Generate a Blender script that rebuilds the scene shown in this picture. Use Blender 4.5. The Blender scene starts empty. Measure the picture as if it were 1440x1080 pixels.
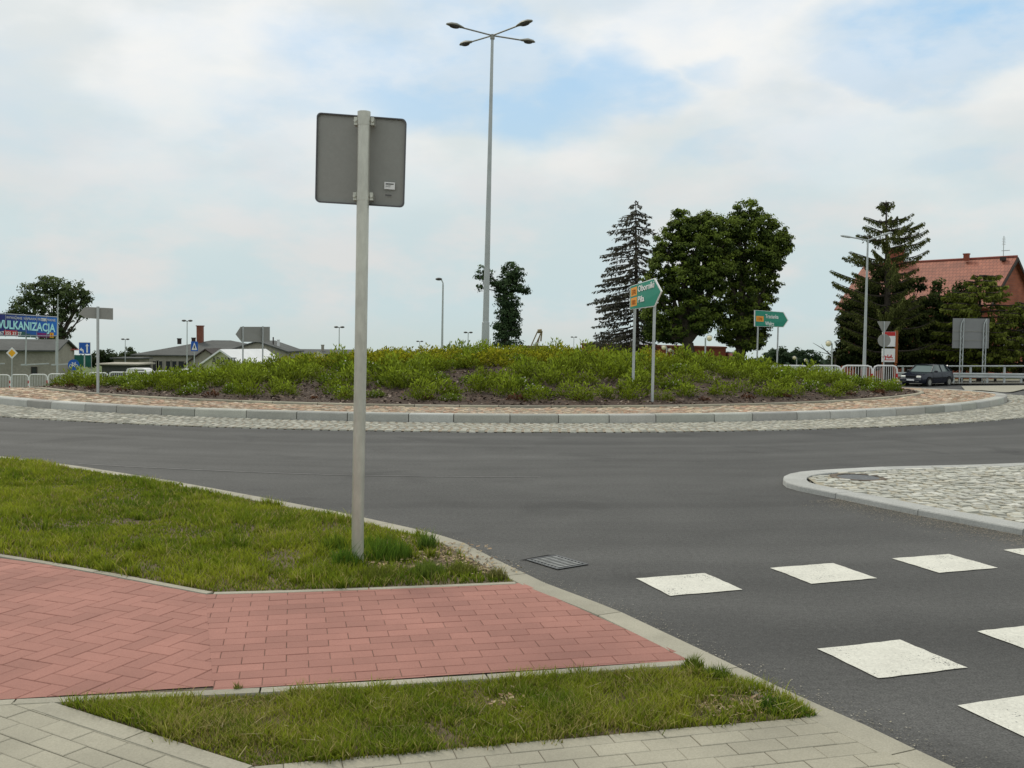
import bpy, bmesh, math, random
import numpy as np
from mathutils import Vector, Matrix
random.seed(7); RNG = np.random.default_rng(11)
PI = math.pi
scene = bpy.context.scene
COL = scene.collection

# ------------------------------------------------------------------ camera model
FPX, PITCH, ROLL, CAMH = 1400.0, 0.0460, 0.0100, 1.53
def ray(px, py):
    u, v = px - 720.0, py - 540.0
    cr, sr = math.cos(ROLL), math.sin(ROLL)
    uu = u * cr + v * sr; vv = -u * sr + v * cr
    c, s = math.cos(PITCH), math.sin(PITCH)
    return (uu, FPX * c - vv * s, -FPX * s - vv * c)
def at(px, py, Y):
    d = ray(px, py); t = Y / d[1]
    return Vector((d[0] * t, Y, CAMH + d[2] * t))
RC = (-1.034, 33.618)                       # centre of the roundabout
def ss(t):
    t = min(1.0, max(0.0, t)); return t * t * (3 - 2 * t)
def fall(x, y):                                # the island's own fall towards the back and the left
    t = y - 24.0; f = 0 if t < 0 else (t * t / 8 if t < 4 else t - 2)
    return -.028 * f - .018 * max(0., -x) * ss(t / 8.0)
def G(x, y):                                # ground height
    d = math.hypot(x - RC[0], y - RC[1])
    w = ss((d - 18.5) / 14.0) * ss((y - 25.0) / 15.0)
    far = -0.0234 * y - 0.35 + 0.022 * max(-60, min(60, x))
    return far * w + fall(x, min(y, 52.)) * (1 - w)
def gp(px, py, z=0.0):                      # picture point -> ground point
    d = ray(px, py); zz = z
    for _ in range(40):
        t = (zz - CAMH) / d[2]
        if t < 0 or t * d[1] > 900: t = 900 / d[1]
        n = G(d[0] * t, d[1] * t) + z
        if abs(n - zz) < 1e-4: break
        zz = zz * .5 + n * .5
    return Vector((d[0] * t, d[1] * t, zz))
def foot(px, Y, py=520):
    p = at(px, py, Y); return Vector((p.x, Y, G(p.x, Y)))

# ------------------------------------------------------------------ materials
def nd(nt, typ, **kw):
    n = nt.nodes.new(typ)
    for k, v in kw.items(): setattr(n, k, v)
    return n
def mat(name, col, rough=.75, metal=0., n=None, amt=.25, bump=0., bs=None, attr=False, trans=0., spec=.3, n2=None, amt2=.2, stretch=(1, 1, 1)):
    m = bpy.data.materials.new(name); m.use_nodes = True
    nt = m.node_tree; L = nt.links; bs_ = nt.nodes['Principled BSDF']
    bs_.inputs['Roughness'].default_value = rough; bs_.inputs['Metallic'].default_value = metal
    bs_.inputs['Specular IOR Level'].default_value = spec
    tc = nd(nt, 'ShaderNodeTexCoord'); mp = nd(nt, 'ShaderNodeMapping'); mp.inputs['Scale'].default_value = stretch
    L.new(tc.outputs['Object'], mp.inputs['Vector'])
    rgb = nd(nt, 'ShaderNodeRGB'); rgb.outputs[0].default_value = (*col, 1); out = rgb.outputs[0]
    if attr:
        a = nd(nt, 'ShaderNodeVertexColor'); a.layer_name = 'Col'
        mx = nd(nt, 'ShaderNodeMix', data_type='RGBA', blend_type='MULTIPLY'); mx.inputs[0].default_value = 1
        L.new(out, mx.inputs[6]); L.new(a.outputs[0], mx.inputs[7]); out = mx.outputs[2]
    for sc_, am in ((n, amt), (n2, amt2)):
        if sc_ is None: continue
        t = nd(nt, 'ShaderNodeTexNoise'); t.inputs['Scale'].default_value = sc_; t.inputs['Detail'].default_value = 6; t.inputs['Roughness'].default_value = .62
        L.new(mp.outputs[0], t.inputs['Vector'])
        r = nd(nt, 'ShaderNodeMapRange'); r.inputs[1].default_value = .3; r.inputs[2].default_value = .7
        r.inputs[3].default_value = 1 - am; r.inputs[4].default_value = 1 + am
        L.new(t.outputs[0], r.inputs[0])
        mx = nd(nt, 'ShaderNodeVectorMath', operation='SCALE'); L.new(out, mx.inputs[0]); L.new(r.outputs[0], mx.inputs['Scale']); out = mx.outputs[0]
    L.new(out, bs_.inputs['Base Color'])
    if bump:
        t = nd(nt, 'ShaderNodeTexNoise'); t.inputs['Scale'].default_value = bs or 40; t.inputs['Detail'].default_value = 5
        L.new(mp.outputs[0], t.inputs['Vector'])
        b = nd(nt, 'ShaderNodeBump'); b.inputs['Strength'].default_value = bump; b.inputs['Distance'].default_value = .02
        L.new(t.outputs[0], b.inputs['Height']); L.new(b.outputs[0], bs_.inputs['Normal'])
    if trans:
        tr = nd(nt, 'ShaderNodeBsdfTranslucent'); L.new(out, tr.inputs[0])
        ms = nd(nt, 'ShaderNodeMixShader'); ms.inputs[0].default_value = trans
        L.new(bs_.outputs[0], ms.inputs[1]); L.new(tr.outputs[0], ms.inputs[2])
        L.new(ms.outputs[0], nt.nodes['Material Output'].inputs[0])
    return m
def emat_brick(name, c1, c2, mortar, sx, sy, rough=.85, axis='X', bias=0.):
    m = bpy.data.materials.new(name); m.use_nodes = True; nt = m.node_tree; L = nt.links; b = nt.nodes['Principled BSDF']
    tc = nd(nt, 'ShaderNodeTexCoord'); sp = nd(nt, 'ShaderNodeSeparateXYZ'); cb = nd(nt, 'ShaderNodeCombineXYZ')
    L.new(tc.outputs['Object'], sp.inputs[0]); ad = nd(nt, 'ShaderNodeMath', operation='ADD'); L.new(sp.outputs[0], ad.inputs[0]); L.new(sp.outputs[1], ad.inputs[1])
    L.new(ad.outputs[0] if axis == 'X' else sp.outputs[0], cb.inputs[0]); L.new(sp.outputs[2] if axis == 'X' else sp.outputs[1], cb.inputs[1])
    t = nd(nt, 'ShaderNodeTexBrick'); t.inputs['Color1'].default_value = (*c1, 1); t.inputs['Color2'].default_value = (*c2, 1); t.inputs['Mortar'].default_value = (*mortar, 1)
    t.inputs['Scale'].default_value = 1; t.inputs['Brick Width'].default_value = sx; t.inputs['Row Height'].default_value = sy; t.inputs['Mortar Size'].default_value = min(sx, sy) * .06
    L.new(cb.outputs[0], t.inputs['Vector'])
    n = nd(nt, 'ShaderNodeTexNoise'); n.inputs['Scale'].default_value = .7; n.inputs['Detail'].default_value = 6; L.new(tc.outputs['Object'], n.inputs['Vector'])
    r = nd(nt, 'ShaderNodeMapRange'); r.inputs[1].default_value = .3; r.inputs[2].default_value = .7; r.inputs[3].default_value = .75; r.inputs[4].default_value = 1.2; L.new(n.outputs[0], r.inputs[0])
    v = nd(nt, 'ShaderNodeVectorMath', operation='SCALE'); L.new(t.outputs[0], v.inputs[0]); L.new(r.outputs[0], v.inputs['Scale']); L.new(v.outputs[0], b.inputs['Base Color'])
    b.inputs['Roughness'].default_value = rough
    return m

M = {}
M['asphalt'] = None
M['joint'] = mat('joint_sand', (.13, .105, .08), .95, n=9, amt=.5)
M['soil'] = mat('verge_soil', (.13, .10, .06), .95, n=7, amt=.5, n2=60, amt2=.3, bump=.6, bs=60)
M['field'] = mat('field_green', (.085, .12, .03), .95, n=.12, amt=.35, n2=3, amt2=.3)
M['red_paver'] = mat('red_paver', (.33, .158, .125), .88, n=1.3, amt=.13, n2=160, amt2=.12, attr=True, bump=.15, bs=250)
M['grey_paver'] = mat('grey_paver', (.335, .315, .245), .88, n=1.6, amt=.17, n2=160, amt2=.14, attr=True, bump=.15, bs=250)
M['kerb'] = mat('kerb_concrete', (.35, .33, .26), .88, n=2, amt=.17, n2=120, amt2=.14, attr=True, bump=.15, bs=200)
M['granite'] = mat('granite_kerb', (.40, .405, .38), .8, n=3, amt=.1, n2=70, amt2=.2, attr=True, bump=.15, bs=120)
M['sett'] = mat('stone_setts', (1, 1, 1), .85, n=25, amt=.2, attr=True, bump=.35, bs=60)
M['paint'] = mat('road_paint', (.62, .61, .53), .75, n=4, amt=.08, n2=70, amt2=.20, bump=.2, bs=200)
M['mulch'] = mat('bark_mulch_base', (.06, .040, .028), .95, n=5, amt=.4, n2=30, amt2=.5, bump=1., bs=25)
M['chip'] = mat('bark_chip', (1, 1, 1), .9, attr=True)
M['grass'] = mat('grass_blade', (1, 1, 1), .7, attr=True, trans=.4, spec=.15)
M['leaf'] = mat('leaf', (1, 1, 1), .75, attr=True, trans=.22, spec=.12)
M['bark'] = mat('tree_bark', (.055, .045, .035), .95, n=3, amt=.4, bump=.8, bs=15)
M['galv'] = mat('galvanised_steel', (.55, .545, .47), .42, .6, n=1.6, amt=.14, n2=22, amt2=.13, bump=.04, bs=60, stretch=(1, 1, .35))
M['galv2'] = mat('galvanised_steel_far', (.45, .48, .47), .5, .2, n=2, amt=.1)
M['signback'] = mat('sign_back_grey', (.285, .285, .26), .6, .15, n=2.5, amt=.06, n2=40, amt2=.03)
M['signedge'] = mat('sign_rim_dark', (.055, .055, .06), .6)
M['white'] = mat('white_paint', (.78, .78, .76), .5, n=3, amt=.05)
M['red'] = mat('red_paint', (.50, .03, .03), .5)
M['green'] = mat('sign_green', (.0, .235, .15), .45, n=2, amt=.05)
M['orange'] = mat('sign_orange', (.80, .33, .03), .5)
M['blue'] = mat('sign_blue', (.015, .10, .42), .45)
M['yellow'] = mat('sign_yellow', (.85, .42, .02), .5)
M['black'] = mat('black_ink', (.02, .02, .02), .6)
M['orangeink'] = mat('dull_orange_ink', (.42, .13, .01), .6)
M['iron'] = mat('cast_iron', (.11, .112, .11), .5, .5, n=20, amt=.3)
M['dark'] = mat('drain_dark', (.008, .008, .008), .95)
M['glassdark'] = mat('window_glass', (.03, .035, .04), .12, spec=.6)
M['carglass'] = mat('car_glass', (.10, .14, .13), .15, spec=.6)
M['plaster'] = mat('grey_plaster', (.30, .285, .23), .9, n=.5, amt=.14, n2=4, amt2=.1)
M['plaster2'] = mat('beige_plaster', (.34, .325, .27), .9, n=.5, amt=.12, n2=4, amt2=.1)
M['palegreen'] = mat('pale_green_wall', (.46, .47, .29), .9, n=.8, amt=.08)
M['roofgrey'] = mat('grey_roof_felt', (.085, .09, .085), .9, n=.4, amt=.2, n2=3, amt2=.15)
M['roofwhite'] = mat('white_sheet_roof', (.72, .73, .72), .5, n=.7, amt=.07)
M['roofpale'] = mat('pale_slate_roof', (.30, .32, .34), .7, n=.5, amt=.12)
M['brick'] = emat_brick('house_brick', (.36, .10, .05), (.28, .075, .04), (.22, .13, .10), .5, .16)
M['brick2'] = emat_brick('dark_brick', (.30, .07, .035), (.24, .055, .03), (.2, .1, .07), .5, .16)
M['tile'] = emat_brick('red_roof_tiles', (.44, .12, .09), (.36, .09, .065), (.10, .03, .025), .33, .36, rough=.6)
M['fascia'] = mat('dark_fascia', (.05, .04, .035), .8)
M['lampgrey'] = mat('lamp_housing', (.30, .30, .26), .5, .2)
M['lampdark'] = mat('lamp_underside', (.08, .075, .07), .5)
M['globe'] = mat('globe_glass', (.75, .68, .45), .3)
M['carpaint'] = mat('dark_blue_car_paint', (.012, .015, .028), .22, .2, spec=.6)
M['rubber'] = mat('tyre_rubber', (.02, .02, .02), .85)
M['chrome'] = mat('lamp_chrome', (.85, .85, .78), .25, .2)
M['teal'] = mat('teal_netting', (.02, .12, .09), .9, n=1, amt=.2)
M['canopyred'] = mat('faded_red_sheet', (.45, .13, .12), .7)
M['vanwhite'] = mat('van_white', (.75, .75, .72), .35)
M['straw'] = mat('dry_straw', (.42, .33, .16), .9)
M['crane'] = mat('crane_ochre', (.22, .17, .09), .7)
M['brownboard'] = mat('board_frame_brown', (.28, .09, .03), .7)

def worn_paint():
    m = mat('worn_road_paint', (.64, .63, .55), .75, n=4, amt=.08, n2=70, amt2=.14, bump=.3, bs=150); nt = m.node_tree; L = nt.links; b = nt.nodes['Principled BSDF']
    src = b.inputs['Base Color'].links[0].from_socket; tc = nd(nt, 'ShaderNodeTexCoord')
    a = nd(nt, 'ShaderNodeTexNoise'); a.inputs['Scale'].default_value = 95; a.inputs['Detail'].default_value = 3; L.new(tc.outputs['Object'], a.inputs['Vector'])
    c = nd(nt, 'ShaderNodeTexNoise'); c.inputs['Scale'].default_value = 3.5; c.inputs['Detail'].default_value = 4; L.new(tc.outputs['Object'], c.inputs['Vector'])
    s_ = nd(nt, 'ShaderNodeMath', operation='MULTIPLY_ADD'); s_.inputs[1].default_value = .55; L.new(c.outputs[0], s_.inputs[0]); L.new(a.outputs[0], s_.inputs[2])
    r = nd(nt, 'ShaderNodeMapRange'); r.inputs[1].default_value = .93; r.inputs[2].default_value = 1.0; L.new(s_.outputs[0], r.inputs[0])
    mx = nd(nt, 'ShaderNodeMix', data_type='RGBA'); L.new(r.outputs[0], mx.inputs[0]); L.new(src, mx.inputs[6]); mx.inputs[7].default_value = (.13, .13, .12, 1); L.new(mx.outputs[2], b.inputs['Base Color']); return m
M['paint'] = worn_paint()
def asphalt():
    m = bpy.data.materials.new('asphalt'); m.use_nodes = True; nt = m.node_tree; L = nt.links; b = nt.nodes['Principled BSDF']
    tc = nd(nt, 'ShaderNodeTexCoord')
    # circular wheel bands round the island
    sub = nd(nt, 'ShaderNodeVectorMath', operation='SUBTRACT'); sub.inputs[1].default_value = (RC[0], RC[1], 0); L.new(tc.outputs['Object'], sub.inputs[0])
    ln = nd(nt, 'ShaderNodeVectorMath', operation='LENGTH'); L.new(sub.outputs[0], ln.inputs[0])
    n0 = nd(nt, 'ShaderNodeTexNoise'); n0.inputs['Scale'].default_value = .25; L.new(tc.outputs['Object'], n0.inputs['Vector'])
    ad = nd(nt, 'ShaderNodeMath', operation='MULTIPLY_ADD'); ad.inputs[1].default_value = 1.2; L.new(n0.outputs[0], ad.inputs[0]); L.new(ln.outputs['Value'], ad.inputs[2])
    nb = nd(nt, 'ShaderNodeTexNoise', noise_dimensions='1D'); nb.inputs['Scale'].default_value = .9; nb.inputs['Detail'].default_value = 3; L.new(ad.outputs[0], nb.inputs['W'])
    r0 = nd(nt, 'ShaderNodeMapRange'); r0.inputs[1].default_value = .3; r0.inputs[2].default_value = .7; r0.inputs[3].default_value = .80; r0.inputs[4].default_value = 1.18; L.new(nb.outputs[0], r0.inputs[0])
    out = None
    rgb = nd(nt, 'ShaderNodeRGB'); rgb.outputs[0].default_value = (.080, .0795, .075, 1)
    v = nd(nt, 'ShaderNodeVectorMath', operation='SCALE'); L.new(rgb.outputs[0], v.inputs[0]); L.new(r0.outputs[0], v.inputs['Scale']); out = v.outputs[0]
    for sc_, am in ((.30, .13), (1.7, .08), (30, .16), (110, .38)):
        t = nd(nt, 'ShaderNodeTexNoise'); t.inputs['Scale'].default_value = sc_; t.inputs['Detail'].default_value = 4; L.new(tc.outputs['Object'], t.inputs['Vector'])
        r = nd(nt, 'ShaderNodeMapRange'); r.inputs[1].default_value = .3; r.inputs[2].default_value = .7; r.inputs[3].default_value = 1 - am; r.inputs[4].default_value = 1 + am; L.new(t.outputs[0], r.inputs[0])
        v = nd(nt, 'ShaderNodeVectorMath', operation='SCALE'); L.new(out, v.inputs[0]); L.new(r.outputs[0], v.inputs['Scale']); out = v.outputs[0]
    t = nd(nt, 'ShaderNodeTexNoise'); t.inputs['Scale'].default_value = .9; t.inputs['Detail'].default_value = 7; t.inputs['Distortion'].default_value = .6; L.new(tc.outputs['Object'], t.inputs['Vector'])
    r = nd(nt, 'ShaderNodeMapRange'); r.inputs[1].default_value = .58; r.inputs[2].default_value = .68; r.inputs[3].default_value = 1; r.inputs[4].default_value = .80; L.new(t.outputs[0], r.inputs[0])
    v = nd(nt, 'ShaderNodeVectorMath', operation='SCALE'); L.new(out, v.inputs[0]); L.new(r.outputs[0], v.inputs['Scale']); out = v.outputs[0]
    L.new(out, b.inputs['Base Color']); b.inputs['Roughness'].default_value = .82; b.inputs['Specular IOR Level'].default_value = .25
    t = nd(nt, 'ShaderNodeTexNoise'); t.inputs['Scale'].default_value = 120; L.new(tc.outputs['Object'], t.inputs['Vector'])
    bp = nd(nt, 'ShaderNodeBump'); bp.inputs['Strength'].default_value = .35; bp.inputs['Distance'].default_value = .01; L.new(t.outputs[0], bp.inputs['Height']); L.new(bp.outputs[0], b.inputs['Normal'])
    return m
M['asphalt'] = asphalt()

# ------------------------------------------------------------------ object helpers
def tag(o, label=None, cat=None, group=None, kind=None):
    if label: o['label'] = label
    if cat: o['category'] = cat
    if group: o['group'] = group
    if kind: o['kind'] = kind
    return o
def link(o, parent=None):
    COL.objects.link(o)
    if parent is not None: o.parent = parent
    return o
def empty(name, loc, rz=0., label=None, cat=None, group=None):
    o = bpy.data.objects.new(name, None); link(o); o.location = loc; o.rotation_euler = (0, 0, rz); o.empty_display_size = .2
    return tag(o, label, cat, group)
def mesh_np(name, V, F, m, parent=None, cols=None, loc=None, smooth=False):
    me = bpy.data.meshes.new(name)
    me.from_pydata(V.tolist() if hasattr(V, 'tolist') else V, [], F.tolist() if hasattr(F, 'tolist') else F)
    if cols is not None:
        ca = me.color_attributes.new('Col', 'FLOAT_COLOR', 'POINT')
        c = np.ones((len(V), 4), np.float32); c[:, :3] = cols; ca.data.foreach_set('color', c.ravel())
    for k in (m if isinstance(m, (list, tuple)) else [m]): me.materials.append(k)
    if smooth: me.polygons.foreach_set('use_smooth', [True] * len(me.polygons))
    me.update()
    o = bpy.data.objects.new(name, me); link(o, parent)
    if loc is not None: o.location = loc
    return o
class MB:
    def __init__(s): s.v = []; s.f = []; s.c = []; s.cc = (1, 1, 1)
    def add(s, V, F):
        b = len(s.v); s.v += [tuple(p) for p in V]; s.f += [tuple(b + i for i in f) for f in F]; s.c += [s.cc] * len(V); return s
    def box(s, c, d, rz=0., rot=None, bev=0.):
        x, y, z = d[0] / 2, d[1] / 2, d[2] / 2
        R = rot if rot is not None else Matrix.Rotation(rz, 3, 'Z')
        if bev:
            P = []
            for zz, ins in ((-z, bev), (-z + bev, 0), (z - bev, 0), (z, bev)):
                P += [(-x + ins, -y + ins, zz), (x - ins, -y + ins, zz), (x - ins, y - ins, zz), (-x + ins, y - ins, zz)]
            F = [(3, 2, 1, 0), (12, 13, 14, 15)]
            for k in range(3):
                for j in range(4): F.append((k * 4 + j, k * 4 + (j + 1) % 4, k * 4 + 4 + (j + 1) % 4, k * 4 + 4 + j))
        else:
            P = [(-x, -y, -z), (x, -y, -z), (x, y, -z), (-x, y, -z), (-x, -y, z), (x, -y, z), (x, y, z), (-x, y, z)]
            F = [(3, 2, 1, 0), (4, 5, 6, 7), (0, 1, 5, 4), (1, 2, 6, 5), (2, 3, 7, 6), (3, 0, 4, 7)]
        c = Vector(c); return s.add([R @ Vector(p) + c for p in P], F)
    def tube(s, pts, rad, n=8, cap=True):
        pts = [Vector(p) for p in pts]; rad = rad if isinstance(rad, (list, tuple)) else [rad] * len(pts)
        V = []; F = []; prev = None
        for i, p in enumerate(pts):
            t = (pts[min(i + 1, len(pts) - 1)] - pts[max(i - 1, 0)]).normalized()
            if prev is None:
                a = Vector((1, 0, 0)) if abs(t.x) < .9 else Vector((0, 1, 0)); u = t.cross(a).normalized()
            else: u = (prev - t * prev.dot(t)).normalized()
            prev = u; w = t.cross(u)
            for k in range(n):
                an = 2 * PI * k / n; V.append(p + (u * math.cos(an) + w * math.sin(an)) * rad[i])
        for i in range(len(pts) - 1):
            for k in range(n):
                a = i * n + k; b = i * n + (k + 1) % n; F.append((a, b, b + n, a + n))
        if cap: F.append(tuple(range(n - 1, -1, -1))); F.append(tuple(range(len(V) - n, len(V))))
        return s.add(V, F)
    def prism(s, poly, y0, y1):          # polygon in x,z extruded along y
        n = len(poly); V = [(x, y0, z) for x, z in poly] + [(x, y1, z) for x, z in poly]
        F = [tuple(range(n)), tuple(range(2 * n - 1, n - 1, -1))] + [(i, i + n, (i + 1) % n + n, (i + 1) % n) for i in range(n)]
        return s.add(V, F)
    def ell(s, c, r, nu=12, nv=8):
        V = []; F = []
        for j in range(nv + 1):
            th = PI * j / nv
            for i in range(nu):
                ph = 2 * PI * i / nu; V.append((c[0] + r[0] * math.sin(th) * math.cos(ph), c[1] + r[1] * math.sin(th) * math.sin(ph), c[2] + r[2] * math.cos(th)))
        for j in range(nv):
            for i in range(nu): F.append((j * nu + i, (j + 1) * nu + i, (j + 1) * nu + (i + 1) % nu, j * nu + (i + 1) % nu))
        return s.add(V, F)
    def build(s, name, m, parent=None, loc=None, smooth=False, attr=False):
        o = mesh_np(name, s.v, s.f, m, parent, np.array(s.c) if attr else None, loc)
        if smooth:
            me = o.data; me.polygons.foreach_set('use_smooth', [True] * len(me.polygons)); me.set_sharp_from_angle(angle=math.radians(35))
        return o
def text(body, size, m, parent, loc, rx=PI / 2, rz=0., name='lettering', ext=.004, sx=1., align='LEFT', bold=.0):
    cu = bpy.data.curves.new(name, 'FONT'); cu.body = body; cu.size = size; cu.extrude = ext; cu.align_x = align; cu.offset = bold; cu.resolution_u = 3
    tmp = bpy.data.objects.new('tmp', cu); COL.objects.link(tmp)
    bpy.context.view_layer.update()
    me = bpy.data.meshes.new_from_object(tmp.evaluated_get(bpy.context.evaluated_depsgraph_get()))
    bpy.data.objects.remove(tmp); bpy.data.curves.remove(cu)
    me.name = name; me.materials.clear(); me.materials.append(m)
    me.transform(Matrix.Translation(loc) @ Matrix.Rotation(rz, 4, 'Z') @ Matrix.Rotation(rx, 4, 'X') @ Matrix.Diagonal((sx, 1, 1, 1)))
    o = bpy.data.objects.new(name, me); link(o, parent); return o
def copy_tree(o, parent=None):
    c = o.copy(); COL.objects.link(c)
    if parent is not None: c.parent = parent
    for ch in list(o.children): copy_tree(ch, c)
    return c
def structure(o, label=None): return tag(o, label, kind='structure')

# ------------------------------------------------------------------ ground sheets
def sheet(name, xs, ys, off, m, mask=None):
    V = [(x, y, G(x, y) + off) for y in ys for x in xs]; nx = len(xs)
    F = [(j * nx + i, j * nx + i + 1, (j + 1) * nx + i + 1, (j + 1) * nx + i) for j in range(len(ys) - 1) for i in range(nx - 1)
         if mask is None or mask((xs[i] + xs[i + 1]) / 2, (ys[j] + ys[j + 1]) / 2)]
    return mesh_np(name, V, F, m)
xs = [-1500, -700, -350, -200, -140] + list(np.arange(-100, 101, 2.0)) + [140, 200, 350, 700, 1500]
ys = [-60, -30, -12] + list(np.arange(-6, 122, 2.0)) + [150, 200, 300, 450, 700, 1100, 1900]
structure(sheet('ground', xs, ys, -.12, M['field']))
road = sheet('road', list(np.arange(-60, 70.1, 1.0)), list(np.arange(-6, 64.1, 1.0)), 0, M['asphalt'],
             lambda x, y: math.hypot(x - RC[0], y - RC[1]) < 27.5 or y < 24 or x > 20)
structure(road)

# ring: gray sett gutter, granite kerb, apron of pink setts, inner kerb
def RP(r, a, z): x, y = RC[0] + r * math.sin(a), RC[1] - r * math.cos(a); return (x, y, z + fall(x, y))
def setts(name, r0, r1, z, size, pal, zj=.006):
    V = []; F = []; C = []
    r = r0; k = 0
    while r < r1 - size * .4:
        n = int(2 * PI * r / size / 1.15); off = random.random()
        for i in range(n):
            a0 = (i + off) / n * 2 * PI; w = 2 * PI / n
            g = .010
            ja = random.uniform(.0, .12) * w
            aa = a0 + g / r + ja; ab = a0 + w - g / r + random.uniform(-.05, .05) * w
            ra = r + g + random.uniform(-.008, .008); rb = min(r + size - g, r1) + random.uniform(-.008, .008)
            zz = z + random.uniform(-zj, zj); tl = random.uniform(-zj, zj); b = len(V)
            for (rr, a, dz) in ((ra, aa, -.03), (ra, ab, -.03), (rb, ab, -.03), (rb, aa, -.03)):
                V.append(RP(rr, a, z + dz))
            ins = .014
            for (rr, a, dz) in ((ra + ins, aa + ins / r, tl), (ra + ins, ab - ins / r, -tl), (rb - ins, ab - ins / r, -tl * .5), (rb - ins, aa + ins / r, tl * .5)):
                V.append(RP(rr, a, zz + dz))
            F += [(b + 4, b + 5, b + 6, b + 7), (b, b + 1, b + 5, b + 4), (b + 1, b + 2, b + 6, b + 5), (b + 2, b + 3, b + 7, b + 6), (b + 3, b, b + 4, b + 7)]
            c = np.array(random.choice(pal)) * random.uniform(.8, 1.2); C += [c] * 8
        r += size; k += 1
    nb = 128; b = len(V)                               # bedding under the stones
    for i in range(nb):
        a = 2 * PI * i / nb
        V += [RP(r0, a, z - .009), RP(r1, a, z - .009)]
        C += [np.array((.27, .23, .17))] * 2
    for i in range(nb):
        j = (i + 1) % nb; F.append((b + 2 * i, b + 2 * j, b + 2 * j + 1, b + 2 * i + 1))
    return structure(mesh_np(name, V, F, M['sett'], cols=np.array(C)))
PINK = [(.44, .32, .22), (.42, .28, .19), (.48, .38, .26), (.38, .27, .19), (.54, .46, .35), (.43, .35, .26), (.36, .29, .22), (.45, .29, .20), (.50, .41, .28)]
GREY = [(.37, .36, .28), (.42, .41, .33), (.33, .33, .27), (.46, .44, .35), (.38, .35, .26), (.30, .30, .26)]
RK, RA, RM = 15.93, 17.59, 13.72
setts('apron_paving', RM + .14, RK - .28, .15, .14, PINK, .010)
setts('gutter_paving', RK + .01, RA, .022, .13, [(.38, .375, .315), (.42, .41, .35), (.35, .345, .29), (.45, .44, .375), (.39, .38, .31)], .005)
def ring_kerb(name, r0, r1, z, m, L, bevel=.02, base=0.):
    n = int(2 * PI * r1 / L); V = []; F = []; C = []
    cuts = sorted([(i + random.uniform(-.2, .2)) / n for i in range(n)])
    for i in range(n):
        a0 = cuts[i] * 2 * PI; a1 = (cuts[i + 1] if i < n - 1 else cuts[0] + 1) * 2 * PI
        sub = 5; c = np.array((1, 1, 1.)) * random.choice((.72, .8, .9, 1, 1.05, 1.12, .85)) * np.array((random.uniform(.98, 1.03), 1, random.uniform(.93, 1)))
        b = len(V)
        for k in range(sub + 1):
            a = a0 + .008 / r1 + (a1 - a0 - .016 / r1) * k / sub
            for rr, zz in ((r1, base), (r1 - .01, z - bevel), (r1 - bevel - .01, z), (r0, z), (r0, base)):
                V.append(RP(rr, a, zz)); C.append(c)
        for k in range(sub):
            for q in range(4): F.append((b + k * 5 + q, b + (k + 1) * 5 + q, b + (k + 1) * 5 + q + 1, b + k * 5 + q + 1))
        F.append((b, b + 1, b + 2, b + 3, b + 4)); e = b + sub * 5; F.append((e + 4, e + 3, e + 2, e + 1, e))
    V2 = len(V)
    for i in range(96):                                # dark mortar core seen in the joints
        a = 2 * PI * i / 96
        for rr in (r1 - .02, r0 + .01): V += [RP(rr, a, z - .012)]; C.append(np.array((.25, .23, .2)))
        V += [RP(r1 - .02, a, base)]; C.append(np.array((.2, .19, .17)))
    for i in range(96):
        j = (i + 1) % 96; a = V2 + 3 * i; c = V2 + 3 * j
        F += [(a, c, c + 1, a + 1), (a + 2, c + 2, c, a)]
    return structure(mesh_np(name, V, F, m, cols=np.array(C)))
ring_kerb('roundabout_kerb', RK - .28, RK, .165, M['granite'], .95)
ring_kerb('mound_edging', RM, RM + .12, .185, M['kerb'], .95, .01, .1)

def mprof(d, wr):
    s = min(1, d / RM); out = []
    for T in (((0, .98), (.25, .87), (.47, .60), (.635, .30), (.71, .20), (.8, .12), (.9, .06), (1, 0)), ((0, 1.), (.2, .96), (.4, .84), (.5, .74), (.66, .52), (.74, .40), (.82, .26), (.9, .13), (1, 0))):
        for (a, va), (b, vb) in zip(T, T[1:]):
            if s <= b: out.append(va + (vb - va) * (s - a) / (b - a)); break
    return .17 + .93 * (out[0] * (1 - wr) + out[1] * wr)
def mz(x, y): return mprof(math.hypot(x - RC[0], y - RC[1]), ss(.5 + .9 * (x - RC[0]) / RM)) + fall(x, y)
V = [(RC[0], RC[1], mz(*RC))]; F = []
NR, NA = 60, 160
for j in range(1, NR + 1):
    r = RM * j / NR
    for i in range(NA):
        a = 2 * PI * i / NA; X_, Y_ = RC[0] + r * math.sin(a), RC[1] - r * math.cos(a); V.append((X_, Y_, mz(X_, Y_) + (random.uniform(-.02, .02) if j < NR else 0)))
for i in range(NA): F.append((0, 1 + i, 1 + (i + 1) % NA))
for j in range(NR - 1):
    for i in range(NA):
        a = 1 + j * NA + i; b = 1 + j * NA + (i + 1) % NA; F.append((a, a + NA, b + NA, b))
structure(mesh_np('mound', V, F, M['mulch'], smooth=True))
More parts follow.
